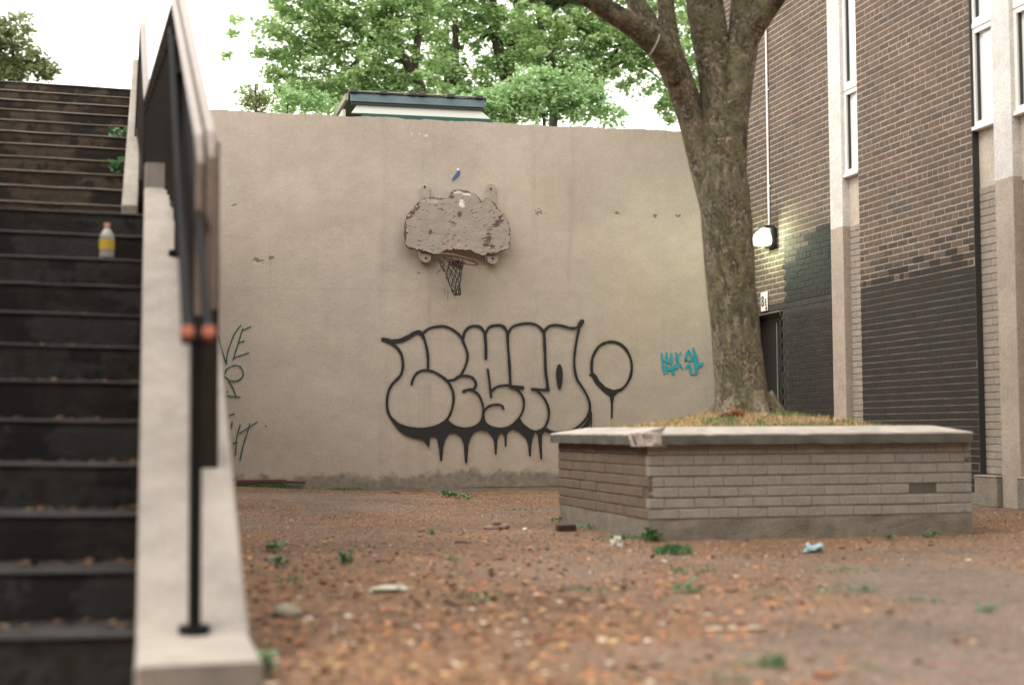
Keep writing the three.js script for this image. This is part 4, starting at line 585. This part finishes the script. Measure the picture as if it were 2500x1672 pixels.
// ---------------------------------------------------------------- shed behind the wall
{
  const F = 23, p = (x, y, d = 0) => atF(x, y, F + d), o = p(1010, 300), t = thing('garden_shed', 'low shed with blue-grey roof edge and dark green boarding behind the wall', 'shed', [o.x, TERR, o.z]);
  const L = (x, y, d = 0) => p(x, y, d).sub(t.position), a = L(854, 226), b = L(1182, 246), w = b.x - a.x, h = 0.115, cy = (a.y + b.y) / 2 - 0.035, sl = Math.atan2(b.y - a.y, w);
  const bar = (w_, h_, d_, x, y, z, r = 0.004) => { const g = new RoundedBoxGeometry(w_, h_, d_, 2, r); g.translate(x, y, z); g.rotateZ(0); return metricUV(g); };
  const mx = (a.x + b.x) / 2; void sl;
  mesh('roof', bar(w + 0.06, 0.035, 3.2, mx, cy + 0.03, -1.55), std([0.09, 0.085, 0.08]), t);
  mesh('fascia', bar(w, h, 0.03, mx, cy - 0.045, 0.06), std([0.13, 0.2, 0.23], { roughness: 0.5, map: grain }), t);
  mesh('drip_edge', bar(w + 0.05, 0.016, 0.06, mx, cy + 0.06, 0.07), std([0.3, 0.27, 0.24], { roughness: 0.6 }), t);
  for (const x of [862, 935, 1005, 1028, 1098, 1167]) mesh('roof_clip', bar(0.12, 0.06, 0.09, L(x, 236).x, cy + 0.055, 0.08, 0.012), M.rubber, t);
  mesh('shade_bar', bar(w - 0.05, 0.05, 0.1, mx, cy - 0.12, 0.0), M.rubber, t);  // solid black bar painted in for the shadow under the fascia
  // white band flaring outwards below the eaves, then the green boards
  const q0 = L(872, 250), q1 = L(1172, 268), q2 = L(1198, 286), q3 = L(866, 268), ext = (pts, d, z) => { const g = new THREE.ExtrudeGeometry(new THREE.Shape(pts.map((v) => new THREE.Vector2(v.x, v.y))), { depth: d, bevelEnabled: false }); g.translate(0, 0, z); return metricUV(g); };
  mesh('white_band', ext([V(q0.x, cy - 0.14, 0), V(q1.x, cy - 0.14, 0), V(q2.x, cy - 0.27, 0), V(L(858, 300).x, cy - 0.27, 0)], 0.06, -0.06), std([0.72, 0.74, 0.7], { roughness: 0.5 }), t);
  for (let i = 0; i < 5; i++) mesh('board', bar(L(1199, 280).x - L(884, 280).x - 0.002 * i, 0.135, 0.03, (L(1199, 280).x + L(884, 280).x) / 2, cy - 0.34 - i * 0.14, -0.02), std([0.015, 0.11, 0.075], { roughness: 0.55, map: grain }), t);
  mesh('side_wall', bar(0.05, 1.6, 2.6, L(842, 280).x, cy - 1.0, -1.4), std([0.5, 0.47, 0.42]), t);
  mesh('barge_board', bar(0.05, 0.1, 3.2, L(852, 240).x - 0.04, cy - 0.03, -1.55), std([0.3, 0.27, 0.22]), t);
}

// ---------------------------------------------------------------- basketball backboard
{
  const bx = (p, F) => { const q = atF(...zH(p), F); return [q.x, q.y]; }, FB = FW - 0.14;
  const out = P('345,640 375,560 430,500 470,450 530,410 560,405 640,405 700,415 750,405 780,370 810,330 850,322 900,335 960,350 1010,375 1050,405 1080,430 1130,400 1165,420 1200,460 1230,515 1290,560 1310,590 1340,640 1350,720 1355,800 1345,890 1300,905 1240,930 1190,950 1130,945 1080,965 1020,940 980,920 940,910 880,905 800,905 740,915 700,935 640,950 560,930 500,915 430,900 380,890 340,850 338,740').map((p) => bx(p, FB));
  const t = thing('basketball_backboard', 'rotting fan-shaped basketball backboard with bent orange rim on the wall', 'basketball hoop', [bx([845, 640], FB)[0], bx([845, 640], FB)[1], -FB]);
  const ox = t.position.x, oy = t.position.y, ragged = []; for (let i = 0; i < out.length; i++) { const a = out[i], b = out[(i + 1) % out.length]; for (let k = 0; k < 5; k++) { const x = a[0] + (b[0] - a[0]) * k / 5, y = a[1] + (b[1] - a[1]) * k / 5; ragged.push(new THREE.Vector2(x - ox + 0.018 * (vnoise(x * 40, y * 40, 701) - 0.5), y - oy + 0.022 * (vnoise(x * 38, y * 38, 702) - 0.5))); } }
  const XA = bx([300, 640], FB)[0], XZ = bx([1400, 640], FB)[0], YA = bx([850, 1000], FB)[1], YZ = bx([850, 280], FB)[1];
  const edge = (x, y) => { let m = 9; for (let i = 0; i < out.length; i++) { const a = out[i], b = out[(i + 1) % out.length], dx = b[0] - a[0], dy = b[1] - a[1], t = clamp(((x - a[0]) * dx + (y - a[1]) * dy) / (dx * dx + dy * dy)); m = Math.min(m, Math.hypot(x - a[0] - dx * t, y - a[1] - dy * t)); } return m; };
  const tex = colTex(640, 640, (u, v) => { // paint over rotting boards: flakes run diagonally; frame coordinates of the stains
    const X = u * 1100 + 300, Y = 1000 - v * 720, n = fbm(u * 14, v * 14, 5, 711), rg = fbm((u + v * 0.5) * 34, (v - u * 0.5) * 60, 4, 712), f = vnoise(u * 190, v * 190, 713);
    let k = 0.9 + 0.3 * (n - 0.5) + 0.16 * (f - 0.5), c = [0.34 * k, 0.295 * k, 0.25 * k]; const wood = [0.13, 0.065, 0.042], bare = [0.1, 0.07, 0.055];
    const sp = (cx, cy, rx, ry, a = 0) => { const dx = X - cx, dy = Y - cy, p = dx * Math.cos(a) + dy * Math.sin(a), q = -dx * Math.sin(a) + dy * Math.cos(a); return Math.hypot(p / rx, q / ry) + 1.8 * (n - 0.5) + 2.2 * (rg - 0.5); };
    const fl = fbm((u + v * 0.6) * 26, (v - u * 0.6) * 60, 3, 718); if (fl > 0.66 && n > 0.47) c = mixc(c, [0.12, 0.08, 0.06], sst(0.66, 0.72, fl) * 0.8); 
    for (const s of [sp(1240, 620, 90, 32, -0.9), sp(1135, 780, 40, 75, 0.35), sp(1170, 860, 40, 22), sp(410, 560, 85, 26, -0.95), sp(760, 400, 40, 30), sp(1085, 420, 30, 24), sp(1190, 445, 40, 14, 0.8), sp(860, 570, 16, 30), sp(580, 740, 14, 26), sp(700, 530, 40, 10, 0.5), sp(800, 650, 40, 9, 0.5)]) if (s < 0.85) c = mixc(bare, wood, vnoise(X * 0.06, Y * 0.06, 716));
    if (sp(810, 880, 120, 34) < 0.8 || sp(1100, 945, 180, 18) < 0.9) c = mixc([0.3, 0.16, 0.1], [0.45, 0.36, 0.3], vnoise(X * 0.05, Y * 0.09, 717));
    if (sp(905, 370, 100, 22, 0.1) < 0.75 || sp(880, 450, 26, 45) < 0.7) c = [0.78 * k, 0.74 * k, 0.68 * k]; if (sp(500, 425, 70, 8, -0.5) < 0.8) c = [0.7, 0.65, 0.58]; { const e = edge(XA + u * (XZ - XA), YA + v * (YZ - YA)) + 0.05 * (rg - 0.5) + 0.05 * (n - 0.5); if (e < 0.018) c = mixc([0.09, 0.05, 0.035], [0.42, 0.33, 0.27], sst(0.4, 0.62, fbm(u * 30, v * 30, 3, 719))); } if (sp(620, 460, 50, 40) < 0.6) c = mixc(c, [0.5, 0.42, 0.36], 0.6);
    return c; }, [1, 1], true);
  const g = new THREE.ExtrudeGeometry(new THREE.Shape(ragged), { depth: 0.03, bevelEnabled: true, bevelThickness: 0.006, bevelSize: 0.006, bevelOffset: -0.006, bevelSegments: 1 });
  { const p = g.attributes.position, uv = g.attributes.uv, [xa] = bx([300, 640], FB), [xb] = bx([1400, 640], FB), ya = bx([850, 1000], FB)[1], yb = bx([850, 280], FB)[1]; for (let i = 0; i < p.count; i++) uv.setXY(i, (p.getX(i) + ox - xa) / (xb - xa), (p.getY(i) + oy - ya) / (yb - ya)); }
  const bb = valTex(512, 512, (u, v) => clamp(0.5 + 0.9 * (fbm(u * 16, v * 16, 5, 721) - 0.5) + 0.5 * (fbm((u + v * 0.6) * 26, (v - u * 0.6) * 60, 3, 718) - 0.5)), [1, 1], true);
  mesh('board', g, [std([1, 1, 1], { map: tex, bumpMap: bb, bumpScale: 0.004, roughness: 0.9 }), std([0.1, 0.055, 0.035], { map: grain, roughness: 1 })], t);
  // wall-coloured mounting straps behind the board
  const strap = (x, y0, y1, w, d) => { const a = bx([x, y0], FW), b = bx([x, y1], FW), W = w / 3.92 * PXM, s = new THREE.Shape(), h = a[1] - b[1]; s.absarc(0, h - W / 2, W / 2, 0, Math.PI); s.absarc(0, W / 2, W / 2, Math.PI, Math.PI * 2); const e = new THREE.ExtrudeGeometry(s, { depth: d, bevelEnabled: true, bevelThickness: 0.004, bevelSize: 0.004, bevelSegments: 1 }); e.translate(b[0] - ox, b[1] - oy, -(FW - FB) + 0.008); return metricUV(e); };
  const sm = std([0.44, 0.375, 0.31], { map: grain, bumpMap: grainBump, bumpScale: 0.003 });
  mesh('mount', strap(530, 285, 1032, 100, 0.02), sm, t); mesh('mount', strap(1165, 272, 1045, 105, 0.02), sm, t); mesh('mount', strap(530, 880, 1030, 100, 0.115), sm, t); mesh('mount', strap(1166, 880, 1045, 102, 0.115), sm, t);
  mesh('bolt', [[530, 300], [1162, 320], [530, 990], [1166, 995]].map(([x, y], i) => { const a = bx([x, y], FW); return new THREE.CylinderGeometry(0.012, 0.012, 0.02, 8).rotateX(Math.PI / 2).translate(a[0] - ox, a[1] - oy, i < 2 ? -0.105 : -0.003); }), M.ironPaint, t);
  // bent rim and its plate
  const c = atF(...zH([872, 992]), FB - 0.32), rim = new THREE.Group(); rim.name = 'rim'; rim.position.set(c.x - ox, c.y - oy, 0.32); rim.rotation.set(0.01, 0, -0.265, 'ZXY'); t.add(rim);
  const rust = std([0.17, 0.07, 0.042], { map: grain, roughness: 0.7 });
  mesh('ring', new THREE.TorusGeometry(0.222, 0.0115, 10, 56).rotateX(Math.PI / 2), rust, rim);
  mesh('brace', [limb([V(-0.1, 0, -0.2), V(-0.06, -0.02, -0.31)], [0.009], { seg: 8 }), limb([V(0.1, 0, -0.2), V(0.06, -0.02, -0.31)], [0.009], { seg: 8 }), box(0.2, 0.1, 0.008, 0.02, -0.02, -0.30), box(0.14, 0.006, 0.2, 0.03, -0.004, -0.2)].map((q) => q.index ? q.toNonIndexed() : q), rust, rim);
  // sagging chain-like net: cords between levels of a narrowing sleeve
  const lv = 9, nn = 11, nodes = []; for (let l = 0; l <= lv; l++) { const f = l / lv, row = [], y = 985 + f * 350, left = 668 + f * 155, right = 903 - f * 40, d = 0.17 * (1 - 0.6 * f); for (let i = 0; i < nn; i++) { const a = (i + (l % 2) * 0.5) / nn * 6.283, q = bx([(left + right) / 2 + Math.cos(a) * (right - left) / 2 + 10 * (hash(l, i, 3) - 0.5) * (1 + f * 2), y + 12 * (hash(i, l, 4) - 0.5)], FB - 0.3); row.push(V(q[0] - ox, q[1] - oy, 0.3 + Math.sin(a) * d)); } nodes.push(row); }
  const cords = []; for (let l = 0; l < lv; l++) for (let i = 0; i < nn; i++) for (const k of [0, 1]) { if (hash(l * 31 + k, i, 8) < 0.08) continue; const j = l % 2 ? (i + k) % nn : (i + nn - 1 + k) % nn; const A = nodes[l][i], Bq = nodes[l + 1][j], mid = A.clone().lerp(Bq, 0.5).add(V(0.006 * (hash(l, i, 5) - 0.5), -0.012, 0)); cords.push(limb([A, mid, Bq], [0.005], { seg: 5, ring: 2, cap: false })); }
  for (const [x, y, X2, Y2] of [[760, 1290, 758, 1388], [690, 1080, 650, 1130], [720, 1270, 735, 1330], [690, 1100, 655, 1110]]) { const A = bx([x, y], FB - 0.3), B2 = bx([X2, Y2], FB - 0.3); cords.push(limb([V(A[0] - ox, A[1] - oy, 0.3), V(B2[0] - ox, B2[1] - oy, 0.3)], [0.0035], { seg: 5, cap: false })); }
  mesh('net', cords, std([0.055, 0.048, 0.04], { roughness: 0.9 }), t);
}

// ---------------------------------------------------------------- litter of leaves and chips
{
  const lg = new THREE.BufferGeometry(); lg.setAttribute('position', new THREE.Float32BufferAttribute([-0.5, 0, -0.1, 0, 0.10, -0.5, 0.5, 0.04, 0, 0.05, -0.02, 0.5, 0, 0.03, 0], 3)); lg.setIndex([4, 0, 3, 4, 3, 2, 4, 2, 1, 4, 1, 0]); lg.computeVertexNormals();
  const N = 130000, im = new THREE.InstancedMesh(lg, std([1, 1, 1], { roughness: 0.9, side: THREE.DoubleSide }), N), m = new THREE.Matrix4(), c = new THREE.Color(), tones = [[0.23, 0.10, 0.04], [0.30, 0.135, 0.056], [0.14, 0.07, 0.034], [0.42, 0.19, 0.08], [0.42, 0.27, 0.12], [0.10, 0.056, 0.03], [0.38, 0.14, 0.06], [0.26, 0.145, 0.065]];
  let k = 0; while (k < N) {
    const F = 3.2 + 15 * Math.pow(rnd(), 1.25), x = rr(-0.2 + 0.02 * F, 7.4); if (x < CX1 + 0.02 && F < 9.6) continue; if (x > PX0 - 0.02 && x < PX1 + 0.02 && F > PF0 - 0.02 && F < PF1 + 0.05) continue; if (rnd() > 0.08 + 1.1 * litterAmount(x, F)) continue;
    const big = rnd() < (0.03 + 0.10 * sst(3, 1.2, x - (F - 4) * 0.2)) * sst(11, 5, F), s = big ? rr(0.024, 0.05) : rr(0.006, 0.018);
    m.compose(V(x, gy(x, F) + s * 0.08, -F), new THREE.Quaternion().setFromEuler(new THREE.Euler(gauss() * 0.22, rr(0, 6.28), gauss() * 0.22)), V(s, s * rr(0.5, 1.3), s * rr(0.5, 0.9))); im.setMatrixAt(k, m);
    const q = rnd(), pale = rnd() < (big ? 0.035 : 0.06); c.setRGB(...(pale ? mixc([0.5, 0.4, 0.3], [0.62, 0.55, 0.42], rnd()) : tones[(q * tones.length) | 0])); im.setColorAt(k, c); k++;
  }
  im.name = 'leaf_litter'; im.castShadow = im.receiveShadow = true; scene.add(im); tag(im, 'brown fallen leaves and pale chips scattered over the yard', 'leaves', null, 'stuff');
  const N2 = 900, i2 = new THREE.InstancedMesh(lg, im.material, N2); for (let i = 0; i < N2; i++) { const s = stairs[(rnd() * stairs.length) | 0], nF = 0.3, F = s[0] + rr(0.12, nF), x = Math.min(-0.17, -Math.abs(gauss()) * 0.9 - 0.05) + (s[2] ? 0 : 0.12), q = rr(0.015, 0.045); m.compose(V(x, s[1] + q * 0.12 - 0.018 * x + 0.002, -F), new THREE.Quaternion().setFromEuler(new THREE.Euler(gauss() * 0.4, rr(0, 6.28), gauss() * 0.4)), V(q, q, q * 0.8)); i2.setMatrixAt(i, m); c.setRGB(...mixc([0, 0, 0], tones[(rnd() * tones.length) | 0], 0.35)); i2.setColorAt(i, c); }
  i2.name = 'step_litter'; i2.castShadow = i2.receiveShadow = true; scene.add(i2); tag(i2, 'brown leaf litter lying in the corners of the dark steps', 'leaves', null, 'stuff');
}

// ---------------------------------------------------------------- weeds
function weedGeo(w, h, n, kind) { const pos = [], col = []; for (let i = 0; i < n; i++) { const a = rr(0, 6.283), r = Math.sqrt(rnd()), x = Math.cos(a) * r * w, z = Math.sin(a) * r * Math.min(w, 0.12), H = h * rr(0.4, 1) * (1 - 0.4 * r), b = rr(0, 6.283), lx = Math.cos(b), lz = Math.sin(b), W = kind ? H * 0.28 : 0.006, y0 = kind ? H * rr(0.1, 0.7) : 0, t = rnd(), c = mixc([0.04, 0.15, 0.055], [0.13, 0.3, 0.1], t), tip = [x + lx * H * 0.7, y0 + H * (kind ? 0.35 : 1), z + lz * H * 0.7], m = [x + lx * H * 0.3, y0 + H * (kind ? 0.3 : 0.65), z + lz * H * 0.3]; const A = [x, y0, z], L = [m[0] - lz * W, m[1], m[2] + lx * W], R = [m[0] + lz * W, m[1], m[2] - lx * W]; for (const v of [A, R, tip, A, tip, L]) { pos.push(...v); col.push(...c); } } const g = new THREE.BufferGeometry(); g.setAttribute('position', new THREE.Float32BufferAttribute(pos, 3)); g.setAttribute('color', new THREE.Float32BufferAttribute(col, 3)); g.computeVertexNormals(); return g; }
function weed(px, py, w, h, n, label, kind = 1, cat = 'weed', name = 'weed_plant') { const p = atY(px, py, 0.0); const q = p.clone(); if (-p.z > FW - 0.06) { const r = atF(px, py, FW - 0.08); q.copy(r); } q.y = gy(q.x, -q.z) - 0.002; const t = thing(name, label, cat, [q.x, q.y, q.z]); mesh('foliage', weedGeo(w, h, n, kind), leafMat, t); return t; }
weed(1095, 1206, 0.10, 0.13, 60, 'low green weed in front of the wall below the long drips, left one');
weed(1132, 1214, 0.09, 0.10, 50, 'low green weed in front of the wall, right neighbour of another weed');
weed(660, 1188, 0.42, 0.07, 420, 'strip of green grass at the wall foot beside the cheek wall', 0, 'grass', 'grass_strip').scale.z = 0.5;
weed(840, 1180, 0.3, 0.06, 120, 'thin green growth along the wall foot left of the graffiti', 0, 'grass', 'grass_strip');
weed(1022, 1190, 0.05, 0.06, 18, 'tiny dark weed at the wall foot under the graffiti left end');
weed(1255, 1192, 0.04, 0.05, 14, 'tiny weed at the wall foot near the planter corner');
weed(1640, 1352, 0.12, 0.09, 130, 'dense green weed clump at the foot of the planter front', 0);
weed(1592, 1322, 0.06, 0.12, 60, 'dark green weed against the planter corner');
weed(1365, 1275, 0.07, 0.08, 40, 'small weed at the far left foot of the planter');
weed(1432, 1296, 0.08, 0.06, 40, 'flat weed by the brown side of the planter');
weed(2172, 1318, 0.03, 0.07, 24, 'small weed at the planter front under the missing brick', 1);
weed(2272, 1312, 0.04, 0.09, 30, 'upright weed at the planter front near its right end', 1);
weed(2368, 1322, 0.03, 0.04, 16, 'tiny weed at the right front corner of the planter');
weed(670, 1345, 0.05, 0.11, 34, 'weed right of the cheek wall, in the middle distance');
weed(680, 1385, 0.05, 0.09, 30, 'weed right of the cheek wall, a little nearer the viewer');
weed(845, 1380, 0.03, 0.12, 26, 'slender upright weed on the brown litter left of the white scrap', 0);
weed(945, 1405, 0.05, 0.03, 22, 'yellowish flat weed just behind the white scrap');
weed(1105, 1372, 0.05, 0.05, 24, 'small weed on bare ground below the graffiti');
weed(760, 1285, 0.1, 0.03, 26, 'flat thin weed on bare ground near the wall, left side');
weed(1050, 1305, 0.04, 0.07, 18, 'small pale weed on bare ground in mid yard', 0);
weed(1680, 1446, 0.08, 0.07, 50, 'green weed in front of the planter, leftmost of a row');
weed(1900, 1448, 0.12, 0.03, 30, 'thin flat weed in the middle of the row before the planter');
weed(2010, 1444, 0.11, 0.04, 44, 'wide flat weed in the row before the planter, right part');
weed(2095, 1446, 0.09, 0.05, 44, 'green weed ending the row before the planter');
weed(2405, 1498, 0.05, 0.05, 34, 'lone green weed at the right beside a crack');
weed(1830, 1622, 0.06, 0.03, 50, 'green weed in the near foreground, left of the orange leaf', 1);
weed(1890, 1628, 0.04, 0.06, 36, 'feathery weed in the near foreground', 0);
weed(2120, 1640, 0.06, 0.025, 30, 'flat weed in the near foreground, right of the orange leaf');
weed(1625, 1470, 0.05, 0.02, 18, 'tiny weed before the planter, below the row');
weed(1295, 1486, 0.05, 0.02, 20, 'tiny weed in the middle of the near ground');
for (const [x, y, w, h, n, k, l] of [[1700, 1395, 0.14, 0.03, 60, 0, 'sparse grass blades between the planter and the row of weeds'], [2060, 1395, 0.2, 0.03, 60, 0, 'sparse grass blades before the right part of the planter'], [2240, 1475, 0.12, 0.025, 40, 0, 'thin pale grass at the right, behind the lone weed'], [1170, 1460, 0.14, 0.03, 40, 0, 'thin grass among leaves right of the white scrap'], [700, 1425, 0.10, 0.05, 40, 1, 'leafy weed beside the cheek wall, nearest of three'], [1520, 1318, 0.16, 0.05, 80, 0, 'grass fringe around the white paper'], [1400, 1215, 0.12, 0.03, 30, 0, 'thin grass behind the far left planter corner'], [640, 1650, 0.03, 0.10, 40, 1, 'green weed touching the front end of the cheek wall'], [1775, 1665, 0.08, 0.04, 40, 1, 'green weed at the lower edge of the view, right of centre'], [1260, 1245, 0.2, 0.025, 50, 0, 'sparse grass on pale ground left of the planter'], [1440, 1440, 0.1, 0.025, 30, 0, 'faint grass between the rubble and the weed row']]) weed(x, y, w, h, n, l, k, k ? 'weed' : 'grass', k ? 'weed_plant' : 'grass_tuft');
for (const [px, py, si, l] of [[284, 378, 17, 'green seedling on the upper steps, higher one'], [294, 452, 14, 'green seedling on the upper steps, lower one']]) { const s = stairs[si], p = atF(px, py, s[0] + 0.05), t = thing('seedling', l + ' beside the narrow cheek wall', 'plant', [Math.min(p.x, -0.19), s[1], -s[0] - 0.06]); mesh('foliage', weedGeo(0.06, 0.16, 26, 1), leafMat, t); }

// ---------------------------------------------------------------- small rubbish and stones
function lump(r, sx, sy, sz, s, d = 2, amp = 0.45) { const g = mergeVertices(new THREE.IcosahedronGeometry(r, d)), p = g.attributes.position; for (let i = 0; i < p.count; i++) { const v = V().fromBufferAttribute(p, i), k = 1 + amp * (fbm(v.x / r * 1.7 + s, v.y / r * 1.7 + v.z / r * 1.3, 3, s) - 0.5) * 2; p.setXYZ(i, v.x * k * sx, v.y * k * sy, v.z * k * sz); } g.computeVertexNormals(); return metricUV(g, 3); }
function put(name, label, cat, px, py, geo, m, dy = 0) { const p = atY(px, py, 0.01); const o = mesh(name, geo, m); o.position.set(p.x, gy(p.x, -p.z) + dy, p.z); return tag(o, label, cat); }
const paper = std([0.75, 0.7, 0.62], { roughness: 0.8, map: grain, flatShading: true });
put('crumpled_paper', 'crumpled white paper lying by the planter corner', 'litter', 1505, 1330, lump(0.042, 0.9, 1.1, 0.7, 3, 2, 1.1), paper, 0.03);
put('plastic_bag', 'crumpled pale blue plastic bag at the planter foot', 'litter', 1988, 1345, lump(0.045, 1.2, 0.7, 0.8, 8, 2, 1.2), std([0.26, 0.38, 0.4], { roughness: 0.4, flatShading: true }), 0.02);
put('flat_scrap', 'white flattened scrap lying on the brown leaves', 'litter', 955, 1440, lump(0.06, 1.25, 0.3, 0.8, 12, 3, 1.1), std([0.62, 0.62, 0.5], { map: grain }), 0.008);
put('stone', 'grey-beige stone right of the cheek wall end', 'stone', 697, 1503, lump(0.055, 1.1, 0.6, 0.8, 15), std([0.36, 0.31, 0.24], { map: stain }), 0.012);
put('broken_brick', 'dark brick fragment at the far left foot of the planter', 'brick', 1382, 1296, box(0.13, 0.05, 0.08, 0, 0.022, 0, 0.008), std([0.06, 0.035, 0.025], { map: grain }));
put('rubble_stone', 'reddish rubble heap of small stones in mid yard', 'stone', 1208, 1288, mergeGeometries([lump(0.05, 1.5, 0.5, 0.9, 21), xf(lump(0.035, 1, 0.8, 1, 22), 0.01, 0.03, 0), xf(lump(0.03, 1, 0.8, 1, 23), 0.07, 0.005, 0.02)]), std([0.3, 0.2, 0.15], { map: stain }), 0.01);
put('pebble', 'small white pebble on bare ground in mid yard', 'stone', 1282, 1292, lump(0.02, 1, 0.7, 1, 31), paper, 0.006);
put('pebble', 'small white pebble beside the grey-beige stone', 'stone', 755, 1512, lump(0.015, 1.2, 0.6, 1, 33), paper, 0.005);
put('leaf_clump', 'pale dry leaf clump on the asphalt, right foreground', 'leaves', 1745, 1536, mergeGeometries([lump(0.025, 1.3, 0.4, 1, 41), xf(lump(0.022, 1.1, 0.4, 1, 42), 0.07, 0, 0), xf(lump(0.03, 1.6, 0.35, 1, 43), 0.15, 0, 0.02)]), std([0.5, 0.38, 0.26], { map: grain }), 0.006);
put('fallen_leaf', 'large orange fallen leaf in the near foreground', 'leaf', 2012, 1645, lump(0.026, 1.1, 0.35, 0.9, 45, 2, 0.9), std([0.3, 0.12, 0.045], { map: grain }), 0.004);
put('fallen_leaf', 'red-orange fallen leaves cluster in the near foreground, left', 'leaf', 1375, 1555, mergeGeometries([lump(0.03, 1.6, 0.3, 1, 46), xf(lump(0.025, 1.4, 0.4, 1, 47), -0.08, 0, 0.03)]), std([0.3, 0.12, 0.07], { map: grain }), 0.003);
put('dark_pebble', 'small dark pebble on the near asphalt, right', 'stone', 2240, 1610, lump(0.012, 1.2, 0.6, 1, 51), M.rubber, 0.004);
{ const p = atF(1800, 1008, TF - 0.3), o = mesh('dry_leaf_pile', mergeGeometries([lump(0.045, 1.2, 0.8, 0.8, 61, 2, 0.7), xf(lump(0.035, 1.1, 0.6, 0.8, 62, 2, 0.7), -0.09, -0.01, 0.02)]), std([0.26, 0.1, 0.045], { map: grain })); o.position.set(p.x, moundY(p.x, TF - 0.3) + 0.02, p.z); tag(o, 'rust-brown dry leaves heaped against the trunk foot', 'leaves'); }
{ const p = atF(655, 1180, FW - 0.05), o = mesh('red_plank', [box(0.6, 0.045, 0.05, -0.08, 0, 0, 0.008), xf(box(0.3, 0.03, 0.04, 0, 0, 0, 0.006), 0.3, -0.012, 0.02, 0, 0, -0.05)], std([0.13, 0.05, 0.04], { map: grain })); o.position.set(p.x, 0.11, p.z); tag(o, 'faded red plank lying along the wall foot beside the cheek wall', 'plank'); }
for (const [x0, y0, x1, y1, l] of [[1085, 1463, 1118, 1480, 'thin dark stick on the leaves right of the white scrap'], [1110, 1322, 1150, 1324, 'thin stick on bare ground in mid yard'], [960, 1193, 985, 1202, 'dark twig near the wall foot']]) { const a = atY(x0, y0, 0.012), b = atY(x1, y1, 0.012), t = mesh('stick', limb([V(0, 0, 0), b.clone().sub(a).multiplyScalar(0.5).add(V(0, 0.006, 0.01)), b.clone().sub(a)], [0.006, 0.005, 0.003], { seg: 7, ring: 3 }), barkFar); t.position.set(a.x, gy(a.x, -a.z) + 0.01, a.z); tag(t, l, 'stick'); }

renderer.render(scene, camera);
